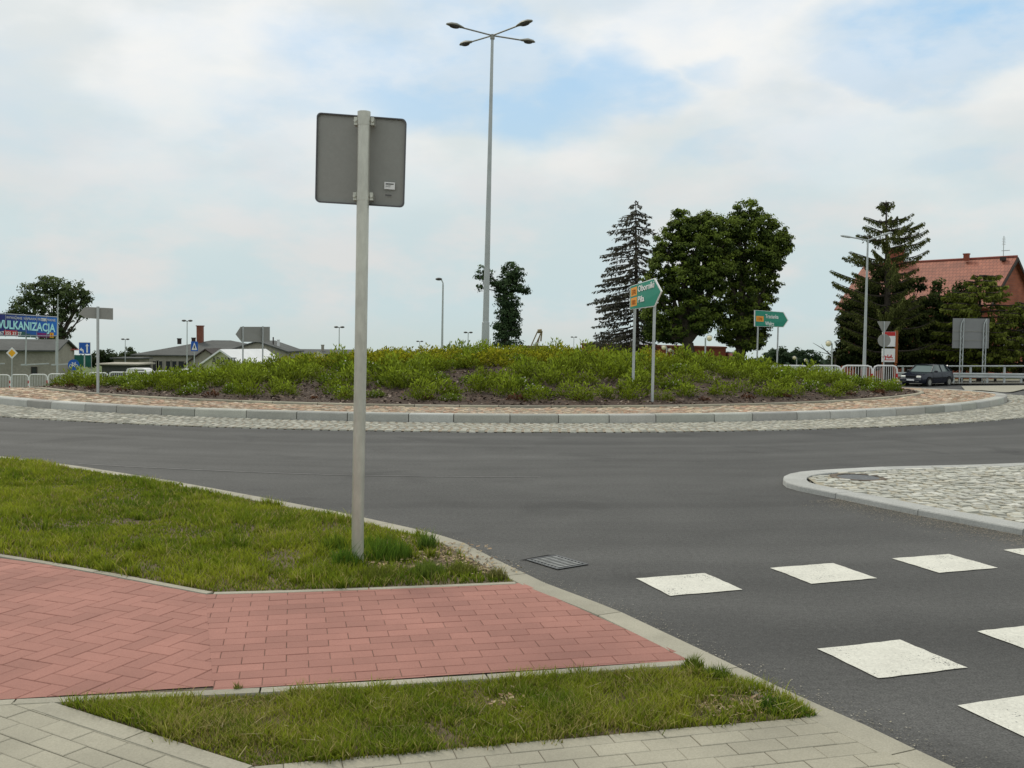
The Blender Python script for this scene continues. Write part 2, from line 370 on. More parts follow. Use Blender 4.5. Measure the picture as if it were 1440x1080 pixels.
# loose bark chips
def chips(n, posf, size, pal, name, m, label, cat, tilt=.5):
    P = np.array([posf() for _ in range(n)]); a = RNG.uniform(0, 2 * PI, n); L = size * RNG.uniform(.4, 1.3, n); W = L * RNG.uniform(.3, .7, n)
    u = np.stack([np.cos(a), np.sin(a), RNG.uniform(-tilt, tilt, n)], 1) * L[:, None] / 2
    v = np.stack([-np.sin(a), np.cos(a), RNG.uniform(-tilt, tilt, n)], 1) * W[:, None] / 2
    V = np.stack([P - u - v, P + u - v, P + u + v, P - u + v], 1).reshape(-1, 3); F = np.arange(4 * n).reshape(-1, 4)
    pc = np.array(pal)[RNG.integers(0, len(pal), n)] * RNG.uniform(.7, 1.3, (n, 1)); C = np.repeat(pc, 4, 0)
    return tag(mesh_np(name, V, F, m, cols=C), label, cat, kind='stuff')
def mpos():
    while True:
        r = RM * math.sqrt(random.random()) * .995; a = random.uniform(-2.0, 2.0)
        x, y = RC[0] + r * math.sin(a), RC[1] - r * math.cos(a); return (x, y, mz(x, y) + random.uniform(.008, .03))
chips(30000, mpos, .065, [(.12, .08, .055), (.08, .055, .04), (.16, .12, .09), (.05, .035, .025), (.24, .19, .15), (.10, .06, .04)], 'bark_mulch', M['chip'],
      'brown bark mulch spread over the round flower mound', 'mulch')

# ------------------------------------------------------------------ kerbs and pavements near the camera
def resample(P, n):
    P = [Vector(p) for p in P]; d = [0]
    for a, b in zip(P, P[1:]): d.append(d[-1] + (b - a).length)
    out = []
    for i in range(n):
        t = d[-1] * i / (n - 1); k = 0
        while k < len(d) - 2 and d[k + 1] < t: k += 1
        out.append(P[k].lerp(P[k + 1], (t - d[k]) / max(1e-9, d[k + 1] - d[k])))
    return out, d[-1]
def kerb_line(name, front, width, z, m, L=1.0, side=1, base=-.02, bev=.012, sub=4):
    """stones laid along the picture-derived front line; the back is offset by width"""
    _, tot = resample(front, 2); ns = max(1, round(tot / L)); n = ns * sub + 1
    A, _ = resample(front, n); V = []; F = []; C = []
    Nn = []
    for i in range(n):
        t = (A[min(i + 1, n - 1)] - A[max(i - 1, 0)]).normalized(); Nn.append(Vector((-t.y, t.x, 0)) * side)
    for s in range(ns):
        c = np.array((1, 1, 1)) * random.uniform(.9, 1.08); b = len(V)
        for k in range(sub + 1):
            i = s * sub + k; p = A[i].copy(); t = (A[min(i + 1, n - 1)] - A[max(i - 1, 0)]).normalized()
            if k == 0: p += t * .004
            if k == sub: p -= t * .004
            nn = Nn[i]; g = G(p.x, p.y)
            for off, zz in ((0, base), (.003, z - bev), (bev, z), (width - .006, z), (width - .003, z - .008), (width - .003, base)):
                q = p + nn * off; V.append((q.x, q.y, g + zz)); C.append(c)
        for k in range(sub):
            for q in range(5): F.append((b + k * 6 + q, b + (k + 1) * 6 + q, b + (k + 1) * 6 + q + 1, b + k * 6 + q + 1))
        F.append(tuple(range(b, b + 6))); e = b + sub * 6; F.append(tuple(range(e + 5, e - 1, -1)))
    b = len(V)                                          # sand in the joints
    for i in range(n):
        for off in (.012, width - .01):
            q = A[i] + Nn[i] * off; V.append((q.x, q.y, G(q.x, q.y) + z - .012)); C.append(np.array((.3, .28, .25)))
    for i in range(n - 1): F.append((b + 2 * i, b + 2 * i + 2, b + 2 * i + 3, b + 2 * i + 1))
    return structure(mesh_np(name, V, F, m, cols=np.array(C)))
KZ = .035
kf_px = [(-330, 617), (-200, 625), (-100, 632.5), (0, 641), (114, 655.5), (244, 676), (367, 698.5), (480, 720), (602, 747), (651, 761), (694, 783.5), (770, 820), (867, 856), (1005, 920.5), (1131, 981), (1190, 1004), (1261, 1039), (1350, 1080), (1480, 1142), (1700, 1245)]
kf = [gp(x, y, KZ) for x, y in kf_px]
for p in kf: p.z = 0
def ext(pts, d): return [pts[0] + (pts[0] - pts[1]).normalized() * d] + pts
kf = ext(kf, 5.0)
KW = .165
kerb_line('road_kerb', kf, KW, KZ, M['kerb'], 1.0, side=-1)
def offs(P, d):
    out = []
    for i in range(len(P)):
        t = (P[min(i + 1, len(P) - 1)] - P[max(i - 1, 0)]).normalized(); out.append(P[i] + Vector((t.y, -t.x, 0)) * d)
    return out
kb = offs(kf, KW)
g0 = lambda x, y, z=KZ: gp(x, y, z)
def strip_stones(name, pts, width, side, z=KZ): return kerb_line(name, pts, width, z + .002, M['kerb'], 1.0, side=side, base=-.03, bev=.006, sub=2)
up = [g0(*p) for p in ((-260, 743), (-100, 764), (0, 779), (81, 791.6), (163, 806.5), (301, 832.5))]
up2 = [g0(*p) for p in ((301, 832.5), (407, 830), (480, 827.5), (572, 824.5), (724, 818))]
up = ext(up, 6.0)
strip_stones('path_edging', up, .06, -1); strip_stones('path_edging', up2, .06, -1)
lowl = [g0(*p) for p in ((-300, 1003), (0, 984), (326, 969), (480, 961), (700, 947), (969, 928))]
lowl = ext(lowl, 5.0)
strip_stones('path_edging', lowl, .07, -1)

def tiles(name, poly, origin, ang, L, W, z, m, pattern='run', gap=.0026, cj=.06, tint=None, joint=M['joint']):
    """individual pavers clipped to a convex polygon"""
    poly = [Vector((p.x, p.y)) for p in poly]; cx = sum(p.x for p in poly) / len(poly); cy = sum(p.y for p in poly) / len(poly)
    R = max((p - Vector((cx, cy))).length for p in poly) + L
    u = Vector((math.cos(ang), math.sin(ang))); v = Vector((-u.y, u.x)); o = Vector(origin[:2])
    c0 = Vector((cx, cy)) - o; ci, cj_ = c0.dot(u), c0.dot(v)
    rects = []
    if pattern == 'run':
        for j in range(int((cj_ - R) / W) - 1, int((cj_ + R) / W) + 2):
            s = (j % 2) * L / 2
            for i in range(int((ci - R) / L) - 1, int((ci + R) / L) + 2): rects.append((i * L + s, j * W, L, W))
    else:                                                # herringbone: 2:1 bricks
        k = W; N = int(R / k) + 3; bi, bj = int(ci / k), int(cj_ / k)
        for a in range(bi - N, bi + N):
            for b in range(bj - N, bj + N):
                r = (a - b) % 4
                if r == 0: rects.append((a * k, b * k, 2 * k, k))
                elif r == 2: rects.append((a * k, b * k - 0, k, 2 * k)) if False else None
                if r == 3: rects.append((a * k, b * k, k, 2 * k))
    V = []; F = []; C = []; Hd = []
    pa = poly + [poly[0]]
    area = sum(pa[i].x * pa[i + 1].y - pa[i + 1].x * pa[i].y for i in range(len(poly))); sgn = 1 if area > 0 else -1
    def inside(p, mg):
        for i in range(len(poly)):
            e = (pa[i + 1] - pa[i]).normalized(); nn = Vector((-e.y, e.x)) * sgn
            if (p - pa[i]).dot(nn) < -mg: return False
        return True
    for (x, y, l, w) in rects:
        mid = o + u * (x + l / 2) + v * (y + w / 2)
        if not inside(mid, L): continue
        zz = z + random.uniform(-.0012, .0012); c = np.array((1, 1, 1.)) * (1 + random.uniform(-cj, cj))
        if tint and random.random() < tint[1]: c = c * np.array(tint[0])
        b = len(V)
        for ins, dz in ((gap * .5, -.007), (gap * .5, -.002), (gap * .5 + .003, 0)):
            for (px, py) in ((x + ins, y + ins), (x + l - ins, y + ins), (x + l - ins, y + w - ins), (x + ins, y + w - ins)):
                q = o + u * px + v * py; V.append((q.x, q.y, zz + dz)); C.append(c)
        F.append((b + 8, b + 9, b + 10, b + 11))
        for k in range(2):
            for j in range(4): F.append((b + k * 4 + j, b + k * 4 + (j + 1) % 4, b + k * 4 + 4 + (j + 1) % 4, b + k * 4 + 4 + j))
    o_ = mesh_np(name, V, F, [m, joint], cols=np.array(C))
    bm = bmesh.new(); bm.from_mesh(o_.data)
    for i in range(len(poly)):
        e = (pa[i + 1] - pa[i]).normalized(); nn = Vector((-e.y, e.x, 0)) * sgn
        bmesh.ops.bisect_plane(bm, geom=bm.verts[:] + bm.edges[:] + bm.faces[:], plane_co=(pa[i].x, pa[i].y, 0), plane_no=nn, clear_inner=True)
    f = bm.faces.new([bm.verts.new((p.x, p.y, z - .0042)) for p in (poly if sgn > 0 else poly[::-1])]); f.material_index = 1
    bm.to_mesh(o_.data); bm.free()
    return structure(o_)
def dirang(a, b): d = b - a; return math.atan2(d.y, d.x)
P = g0
upi = offs(up, .065); up2i = offs(up2, .065)
# running bond part
seam_t, seam_b = P(301, 835), P(300, 970)
right_ang = dirang(P(326, 969), P(969, 928))
tiles('red_paving', [upi[-1], P(734, 819.5), P(976, 927.5), lowl[3], seam_b], P(300, 968), right_ang, .2, .1, KZ, M['red_paver'], cj=.09)
tiles('red_paving', [upi[0], upi[4], upi[-1], seam_b, lowl[2], lowl[1], lowl[0]], P(100, 900), dirang(P(0, 779), P(301, 832)) + .12, .2, .1, KZ, M['red_paver'], pattern='her', cj=.09)
# grey pavements
tipg = P(74, 987); mid = P(357, 1077); tiprt = P(1150, 1007)
tiles('grey_paving', [lowl[0] + Vector((.02, -.07, 0)), P(-40, 988), tipg, mid, P(420, 1160), P(-420, 1400), lowl[0] + Vector((.3, -2.2, 0))], tipg, dirang(tipg, mid), .2, .1, KZ - .001, M['grey_paver'], cj=.06)
tiles('grey_paving', [mid, P(1156, 1006.5), P(1540, 1222), P(1300, 1500), P(420, 1160)], mid, dirang(P(480, 1072), tiprt), .2, .1, KZ - .001, M['grey_paver'], cj=.06)
kerb_line('path_edging', [tipg, mid], .10, KZ + .002, M['kerb'], .5, side=-1, bev=.004)

# ------------------------------------------------------------------ grass
def poly_sample(poly, n):
    P = np.array([(p.x, p.y) for p in poly]); mn, mx = P.min(0), P.max(0); out = []
    tot = 0
    while tot < n:
        q = RNG.uniform(mn, mx, (n * 2, 2)); ins = np.zeros(len(q), bool); j = len(P) - 1
        for i in range(len(P)):
            c = ((P[i, 1] > q[:, 1]) != (P[j, 1] > q[:, 1])) & (q[:, 0] < (P[j, 0] - P[i, 0]) * (q[:, 1] - P[i, 1]) / (P[j, 1] - P[i, 1] + 1e-12) + P[i, 0]); ins ^= c; j = i
        out.append(q[ins]); tot += ins.sum()
    return np.concatenate(out)[:n]
def fnoise(x, y, s, seed=0):
    r = np.random.default_rng(seed); o = 0
    for k in range(7):
        a = r.uniform(0, 2 * PI); f = s * r.uniform(.6, 2.2); o = o + np.sin((x * math.cos(a) + y * math.sin(a)) * f + r.uniform(0, 6) + 1.3 * np.sin((x * math.sin(a) - y * math.cos(a)) * f * .7))
    return o / 3.2
def blades(name, Q, h, w, cols, z, label, cat, lean=.45, mat_=None, parent=None, loc=None):
    n = len(Q); a = RNG.uniform(0, 2 * PI, n); la = RNG.uniform(0, 2 * PI, n); ln = RNG.uniform(.05, 1, n) * lean * h
    side = np.stack([np.cos(a), np.sin(a), np.zeros(n)], 1) * w[:, None]
    ld = np.stack([np.cos(la) * ln, np.sin(la) * ln, np.zeros(n)], 1)
    zz = z if np.ndim(z) else np.full(n, z)
    B = np.stack([Q[:, 0], Q[:, 1], zz], 1); up_ = np.stack([np.zeros(n), np.zeros(n), h], 1)
    m1 = B + up_ * .55 + ld * .35; t = B + up_ + ld
    V = np.stack([B - side, B + side, m1 + side * .7, m1 - side * .7, t], 1).reshape(-1, 3)
    i = np.arange(n)[:, None] * 5; F = [tuple(r) for r in (i + np.array([0, 1, 2, 3])).tolist()] + [tuple(r) for r in (i + np.array([3, 2, 4])).tolist()]
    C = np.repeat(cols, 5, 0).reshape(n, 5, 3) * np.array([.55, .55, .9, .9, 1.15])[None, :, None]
    o = mesh_np(name, V, F, mat_ or M['grass'], parent, C.reshape(-1, 3), loc)
    if label: tag(o, label, cat, kind='stuff')
    return o
def grasscols(x, y, dry=.25, seed=1):
    n = len(x); g = fnoise(x, y, 1.6, seed) * .5 + fnoise(x, y, 9, seed + 1) * .55 + RNG.normal(0, .35, n)
    t = np.clip(.5 + g * .5, 0, 1)[:, None]
    base = (1 - t) * np.array((.115, .185, .012)) + t * np.array((.32, .36, .03))
    d = (RNG.random(n) < dry * (.5 + .8 * np.clip(fnoise(x, y, 3, seed + 5), 0, 1)))[:, None]
    return np.where(d, np.array((.44, .38, .13)) * RNG.uniform(.5, 1.2, (n, 1)), base * RNG.uniform(.75, 1.25, (n, 1)))
verge = [q for q in offs(kf, KW)[:12]] + [P(724, 817), P(572, 824), P(480, 827), P(301, 832), P(163, 806), P(0, 778), up[1], up[0]]
low = [P(84, 990), P(326, 979), P(480, 972), P(700, 958), P(969, 938), kb[15], P(1150, 1007), P(840, 1035), P(480, 1070), P(357, 1076)]
low[5] = Vector((kb[14].x * .0 + P(1035, 950).x, P(1035, 950).y, 0)); low.insert(6, P(1105, 979))
def flat(name, poly, z, m):
    bm = bmesh.new(); f = bm.faces.new([bm.verts.new((p.x, p.y, z)) for p in poly]); bmesh.ops.triangulate(bm, faces=[f])
    me = bpy.data.meshes.new(name); bm.to_mesh(me); bm.free(); me.materials.append(m); o = bpy.data.objects.new(name, me); link(o); return structure(o)
flat('verge_soil', verge, KZ - .006, M['soil']); flat('verge_soil', low, KZ - .006, M['soil'])
def bare(x, y, cen, r):
    o = np.zeros(len(x))
    for (c, rr) in zip(cen, r): o = np.maximum(o, np.exp(-((x - c.x) ** 2 + (y - c.y) ** 2) / rr ** 2))
    return o
bc = [P(620, 785), P(655, 790), P(545, 795), P(690, 800), P(585, 762), P(640, 772)]; br = [.32, .3, .22, .25, .2, .25]
Q = poly_sample(verge, 270000)
dist = np.hypot(Q[:, 0], Q[:, 1]); keep = (RNG.random(len(Q)) < np.clip(9.0 / dist, .25, 1)) & (RNG.random(len(Q)) > .93 * bare(Q[:, 0], Q[:, 1], bc, br)) & (RNG.random(len(Q)) < .75 + .35 * fnoise(Q[:, 0], Q[:, 1], 7, 40))
Q = Q[keep]; n = len(Q); dist = np.hypot(Q[:, 0], Q[:, 1])
def clumps(Q, hh, poly, k, m, r, h0, h1):
    c = poly_sample(poly, k); cc = np.repeat(c, m, 0) + RNG.normal(0, 1, (k * m, 2)) * np.repeat(RNG.uniform(.4, 1.2, k), m)[:, None] * r
    hc = np.repeat(RNG.uniform(h0, h1, k), m) * RNG.uniform(.5, 1.2, k * m); return np.concatenate([Q, cc]), np.concatenate([hh, hc])
hh = np.clip(.034 + .020 * fnoise(Q[:, 0], Q[:, 1], 4, 3), .018, .10) * RNG.uniform(.6, 1.5, n)
Q, hh = clumps(Q, hh, verge, 520, 60, .05, .035, .10); n = len(Q); dist = np.hypot(Q[:, 0], Q[:, 1])
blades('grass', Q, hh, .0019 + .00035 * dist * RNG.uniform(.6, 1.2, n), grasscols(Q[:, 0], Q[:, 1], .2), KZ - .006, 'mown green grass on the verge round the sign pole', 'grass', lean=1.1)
Q = poly_sample(low, 52000); bc2 = [P(1060, 990), P(1010, 1000), P(720, 990)]
keep = (RNG.random(len(Q)) > .93 * bare(Q[:, 0], Q[:, 1], bc2, [.2, .14, .1])) & (RNG.random(len(Q)) < .8 + .5 * fnoise(Q[:, 0], Q[:, 1], 9, 41)); Q = Q[keep]; n = len(Q)
hh = np.clip(.028 + .014 * fnoise(Q[:, 0], Q[:, 1], 6, 8), .012, .06) * RNG.uniform(.5, 1.7, n)
Q, hh = clumps(Q, hh, low, 130, 60, .028, .025, .06); n = len(Q)
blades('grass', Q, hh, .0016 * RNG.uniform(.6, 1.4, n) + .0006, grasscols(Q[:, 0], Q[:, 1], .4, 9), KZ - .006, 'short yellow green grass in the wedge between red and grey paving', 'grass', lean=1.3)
# taller weeds and tufts
def tuft(px, py, r, h, n, c, label, w=.003, z=KZ, lean=.7, name='grass_tuft'):
    p = P(px, py); a = RNG.uniform(0, 2 * PI, n); rr = r * np.sqrt(RNG.random(n)); Q = np.stack([rr * np.cos(a), rr * np.sin(a)], 1)
    o = blades(name, Q, h * RNG.uniform(.5, 1.2, n) * (1.1 - .5 * rr / r), w * RNG.uniform(.6, 1.4, n), np.array(c)[None] * RNG.uniform(.6, 1.3, (n, 1)), -.006, None, None, lean=lean, loc=(p.x, p.y, KZ))
    return tag(o, label, 'tuft')
tuft(488, 797, .10, .17, 380, (.10, .19, .02), 'dark green grass tuft against the left foot of the sign pole')
tuft(545, 785, .16, .17, 620, (.105, .19, .02), 'large dark green grass clump right of the sign pole')
tuft(520, 775, .12, .14, 300, (.13, .21, .02), 'green grass clump close behind the sign pole on its right')
tuft(470, 770, .10, .12, 260, (.15, .22, .02), 'green grass clump behind the sign pole on its left')
tuft(600, 772, .07, .16, 160, (.12, .20, .03), 'upright weed beside the kerb right of the pole', w=.004)
tuft(600, 808, .12, .10, 600, (.14, .20, .03), 'low spreading weed at the red paving edge')
tuft(650, 805, .10, .08, 400, (.18, .20, .04), 'yellowing low weed in the bare verge corner')
tuft(700, 812, .06, .09, 160, (.20, .20, .06), 'thin straw coloured weed at the tip of the verge', w=.003)
tuft(528, 812, .12, .08, 500, (.17, .2, .03), 'short yellow green tuft in front of the sign pole')
tuft(975, 938, .05, .07, 260, (.16, .21, .03), 'bright green tuft at the right end of the lower red paving edge', w=.002)
tuft(1010, 950, .06, .06, 260, (.13, .19, .02), 'green tuft overhanging the kerb of the lower grass wedge', w=.002)
tuft(1090, 995, .08, .05, 500, (.08, .16, .02), 'low feathery weed near the right tip of the lower grass', w=.002)
tuft(1130, 1003, .05, .035, 260, (.09, .17, .02), 'small flat weed at the very tip of the lower grass', w=.002)
tuft(335, 968, .02, .035, 60, (.2, .22, .04), 'tiny weed growing in the joint of the red paving', w=.002)
# straw, twigs and grit
def ptsnear(cen, r):
    def f():
        c = random.choice(cen); return (c.x + random.gauss(0, r), c.y + random.gauss(0, r), KZ + random.uniform(.002, .02))
    return f
chips(700, ptsnear(bc, .10), .022, [(.36, .27, .15), (.28, .2, .12), (.42, .34, .2), (.2, .14, .09)], 'dry_litter', M['chip'], 'dry straw and clods on the bare verge corner', 'litter')
chips(300, ptsnear(bc2, .06), .016, [(.3, .2, .12), (.2, .13, .08), (.36, .28, .18)], 'dry_litter', M['chip'], 'dry brown litter on the bare tip of the lower grass', 'litter')
for nm_, poly_, n_ in (('verge', verge, 420), ('wedge', low, 160)):
    Qs = poly_sample(poly_, n_); aS = RNG.uniform(0, 6.28, n_); Ls = RNG.uniform(.008, .045, n_); hz_ = RNG.uniform(.012, .04, n_) + KZ
    u1 = np.stack([np.cos(aS) * Ls, np.sin(aS) * Ls, RNG.normal(0, .006, n_)], 1); w1 = np.stack([-np.sin(aS), np.cos(aS), np.zeros(n_)], 1) * .0013
    Bs = np.stack([Qs[:, 0], Qs[:, 1], hz_], 1); Vs = np.stack([Bs - u1 - w1, Bs + u1 - w1, Bs + u1 + w1, Bs - u1 + w1], 1).reshape(-1, 3)
    cS = np.repeat(np.array((.30, .26, .12))[None] * RNG.uniform(.5, 1.2, (n_, 1)), 4, 0)
    tag(mesh_np('straw', Vs, np.arange(4 * n_).reshape(-1, 4), M['chip'], cols=cS), 'dry straw stalks lying in the grass of the ' + nm_, 'straw', kind='stuff')
ke = resample(kf[4:], 400)[0]
def grit():
    p = random.choice(ke); q = p + Vector((random.random(), random.random(), 0)) * .0; i = random.randrange(len(ke) - 1); t = (ke[i + 1] - ke[i]); p = ke[i] + t * random.random()
    nn = Vector((-t.y, t.x, 0)).normalized() * (abs(random.gauss(0, .09)) + .01); return (p.x + nn.x, p.y + nn.y, .006)
chips(5200, grit, .007, [(.26, .24, .18), (.2, .185, .14), (.36, .34, .28), (.16, .15, .12)], 'road_grit', M['chip'], 'fine sand and grit lying in the gutter beside the concrete kerb', 'grit', tilt=.2)

# ------------------------------------------------------------------ road paint
TH, SX, SY, RO, SO, SW = .337, .807, 6.301, .213, 1.582, .431
a_ = Vector((math.cos(TH), math.sin(TH), 0)); b_ = Vector((math.sin(TH), -math.cos(TH), 0)); s0 = Vector((SX, SY, 0))
def mark(p, la, lb, label, group):
    m = MB(); n = 8
    q = [p, p + a_ * la, p + a_ * la + b_ * lb, p + b_ * lb]
    edge = []
    for i in range(4):
        A, B = q[i], q[(i + 1) % 4]
        for k in range(n): t = k / n; w = A.lerp(B, t) + Vector((random.uniform(-.004, .004), random.uniform(-.004, .004), 0)); edge.append((w.x, w.y, .005))
    c = sum((Vector(e) for e in edge), Vector()) / len(edge); V = [tuple(c)] + edge
    m.add(V, [(0, 1 + (i + 1) % len(edge), 1 + i) for i in range(len(edge))])
    o = m.build('road_marking', M['paint']); o.data.flip_normals(); structure(o, label); o['group'] = group
names = ['nearest the kerb', 'second from the kerb', 'third from the kerb', 'fourth from the kerb', 'fifth from the kerb', 'sixth from the kerb']
for k in range(6): mark(s0 + a_ * (k * 1.0), .5, SW + .02, 'white square of the far cycle crossing row, ' + names[k], 'white squares of the cycle crossing')
for k in range(4): mark(s0 + a_ * (RO + k * 1.0) + b_ * SO, .5, SW + .02, 'white square of the near cycle crossing row, ' + names[k], 'white squares of the cycle crossing')
z0 = gp(1346, 993, 0)
for k in range(3): mark(z0 + a_ * (k * 1.0), .5, 3.5, 'white zebra crossing bar, ' + names[k], 'bars of the zebra crossing')
# pale seam line on the asphalt
sm = [gp(x, y, .004) for x, y in ((110, 652), (200, 657), (300, 661.5), (400, 665.5), (480, 668), (620, 670), (760, 671))]
sa, _ = resample(sm, 30); mm = MB()
for i in range(29):
    d = Vector((0, .012, 0)); mm.add([sa[i] - d, sa[i + 1] - d, sa[i + 1] + d, sa[i] + d], [(0, 1, 2, 3)])
structure(mm.build('road_seam', mat('seam_pale', (.20, .20, .19), .9, n=8, amt=.3)))

# ------------------------------------------------------------------ splitter island (right)
IZ = .055
isl_px = [(1440, 744), (1276, 713.5), (1179, 694), (1120, 682.5), (1105, 678.5), (1100, 674), (1100, 669.5), (1108, 665.5), (1131, 662), (1170, 659.5), (1234, 656.2), (1373, 653), (1440, 650.5)]
isl = [gp(x, y, IZ) for x, y in isl_px]
e1 = isl[0] + (isl[0] - isl[1]).normalized() * 4; e2 = isl[-1] + (isl[-1] - isl[-2]).normalized() * 5
isl = [e1] + isl + [e2]
ir, _ = resample(isl, 60)
for p in ir: p.z = 0
kerb_line('island_kerb', ir, .25, IZ, M['granite'], 1.0, side=-1 if (lambda: (ir[1] - ir[0]).cross(ir[30] - ir[0]).z < 0)() else 1, base=-.02, bev=.01, sub=4)
sd = -1 if (ir[1] - ir[0]).cross(ir[30] - ir[0]).z < 0 else 1
inn = [p for p in (offs(ir, .25 * (-sd if sd > 0 else 1)))] if sd > 0 else offs(ir, .25)
inn = inn[::3]
def convex_hull(P):
    P = sorted([(p.x, p.y) for p in P]); 
    def half(P):
        h = []
        for p in P:
            while len(h) > 1 and (h[-1][0] - h[-2][0]) * (p[1] - h[-2][1]) - (h[-1][1] - h[-2][1]) * (p[0] - h[-2][0]) <= 0: h.pop()
            h.append(p)
        return h
    a = half(P); b = half(P[::-1]); return [Vector((x, y, 0)) for x, y in a[:-1] + b[:-1]]
hull = convex_hull(inn)
def island_setts(poly, z):
    V = []; F = []; C = []; sz = .115
    xs_ = [p.x for p in poly]; ys_ = [p.y for p in poly]
    def ins(x, y):
        r = True
        for i in range(len(poly)):
            a, b = poly[i], poly[(i + 1) % len(poly)]
            if (b.x - a.x) * (y - a.y) - (b.y - a.y) * (x - a.x) < 0: return False
        return r
    mh = gp(1207, 670, IZ)
    jj = 0; y = min(ys_)
    while y < max(ys_):
        x = min(xs_) + random.random() * sz
        while x < max(xs_):
            w = sz * random.uniform(.8, 1.35)
            if ins(x + w / 2, y + sz / 2) and math.hypot(x + w / 2 - mh.x, (y + sz / 2 - mh.y)) > .30:
                b = len(V); g = .006; zz = z + random.uniform(-.008, .006); c = np.array(random.choice([(.40, .40, .345), (.44, .44, .385), (.37, .37, .32), (.42, .405, .335), (.48, .475, .42)])) * random.uniform(.85, 1.2)
                j = lambda: random.uniform(-.012, .012); tl = random.uniform(-.005, .005)
                wob = .05 * math.sin(x * 1.7 + y)
                for (px, py, dz) in ((x + g, y + g, 0), (x + w - g, y + g, 0), (x + w - g, y + sz - g, 0), (x + g, y + sz - g, 0)): V.append((px, py + wob, z - .05)); C.append(c * .6)
                q = .013
                for (px, py, dz) in ((x + q, y + q, tl), (x + w - q, y + q, -tl), (x + w - q, y + sz - q, -tl), (x + q, y + sz - q, tl)): V.append((px + j(), py + wob + j(), zz + dz)); C.append(c)
                F += [(b + 4, b + 5, b + 6, b + 7), (b, b + 1, b + 5, b + 4), (b + 1, b + 2, b + 6, b + 5), (b + 2, b + 3, b + 7, b + 6), (b + 3, b, b + 4, b + 7)]
            x += w
        y += sz
    b = len(V); 
    for p in poly: V.append((p.x, p.y, z - .011)); C.append(np.array((.33, .30, .22)))
    F.append(tuple(range(b, len(V))))
    return structure(mesh_np('island_paving', V, F, M['sett'], cols=np.array(C)))
island_setts(hull, IZ)
mh = gp(1207, 670, IZ)
r_ = empty('manhole_cover', (mh.x, mh.y, IZ - .02), 0, 'round iron manhole cover set in the cobbled splitter island', 'manhole cover')
m = MB(); m.tube([(0, 0, 0), (0, 0, .012)], .22, 28); m.build('lid', M['iron'], r_)
m = MB()
for i in range(28):
    a0, a1 = 2 * PI * i / 28, 2 * PI * (i + 1) / 28
    m.add([(.232 * math.cos(a0), .232 * math.sin(a0), .016), (.232 * math.cos(a1), .232 * math.sin(a1), .016), (.30 * math.cos(a1), .30 * math.sin(a1), .016), (.30 * math.cos(a0), .30 * math.sin(a0), .016)], [(0, 1, 2, 3)])
m.build('rim', M['joint'], r_)
def igrit():
    i = random.randrange(3, 22); p = ir[i].lerp(ir[i + 1], random.random()); t = (ir[i + 1] - ir[i]).normalized(); nn = Vector((-t.y, t.x, 0)) * (-sd) * (abs(random.gauss(0, .22)) + .005)
    return (p.x + nn.x, p.y + nn.y, .006)
chips(12000, igrit, .010, [(.24, .21, .155), (.19, .17, .13), (.28, .25, .19), (.16, .145, .115)], 'road_grit', M['chip'], 'pale sand washed up along the splitter island kerb', 'grit', tilt=.1)

# drain grate
gc = [gp(x, y, .004) for x, y in ((737, 786.5), (789, 781.5), (827, 795.5), (781, 800))]
cg = sum(gc, Vector()) / 4; ga = dirang(gc[0], gc[3]); gl = ((gc[3] - gc[0]).length + (gc[2] - gc[1]).length) / 2; gw = ((gc[1] - gc[0]).length + (gc[2] - gc[3]).length) / 2
r_ = empty('drain_grate', (cg.x, cg.y, .004), ga, 'iron storm drain grate sunk in the asphalt beside the kerb', 'drain grate')
m = MB(); m.box((0, 0, .0005), (gl, gw, .001)); m.build('pit', M['dark'], r_)
m = MB()
for sy in (-1, 1): m.box((0, sy * (gw / 2 - .01), .003), (gl, .02, .003))
for sx in (-1, 1): m.box((sx * (gl / 2 - .01), 0, .003), (.02, gw - .042, .003))
M['ironlight'] = mat('worn_iron', (.34, .345, .33), .5, 0, n=20, amt=.3)
m.build('frame', M['iron'], r_)
for k in range(8):
    m = MB(); m.box((-gl / 2 + .045 + (gl - .09) * k / 7, 0, .004), ((gl - .09) / 7 * .36, gw - .05, .003)); m.build('bar', M['ironlight'], r_)
m = MB(); m.add([(-gl / 2 - .02, -gw / 2 - .05, .002), (-gl / 2 - .004, -gw / 2 + .0, .002), (-gl / 2 - .004, gw / 2, .002), (-gl / 2 - .045, gw / 2 - .05, .002)], [(0, 1, 2, 3)]); m.build('gap', M['dark'], r_)

# ------------------------------------------------------------------ near sign seen from behind
f0 = gp(503, 795, KZ); topz = at(512, 158, f0.y).z
r_ = empty('traffic_sign', (f0.x, f0.y, KZ), 0, 'large square traffic sign seen from its grey back on a galvanised pole in the verge', 'traffic sign')
H = topz - KZ
lean = (at(512, 158, f0.y).x - f0.x)
m = MB(); pr = 8.6 / FPX * f0.y
m.tube([(0, 0, -.1), (0, 0, .3), (lean * .5, 0, H * .5), (lean, 0, H - .02), (lean, 0, H)], [pr, pr, pr, pr, pr * .96], 24); m.build('pole', M['galv'], r_, smooth=True)
m = MB(); m.tube([(lean, 0, H - .03), (lean, 0, H + .004)], pr * 1.06, 24); m.build('pole_cap', M['galv'], r_, smooth=True)
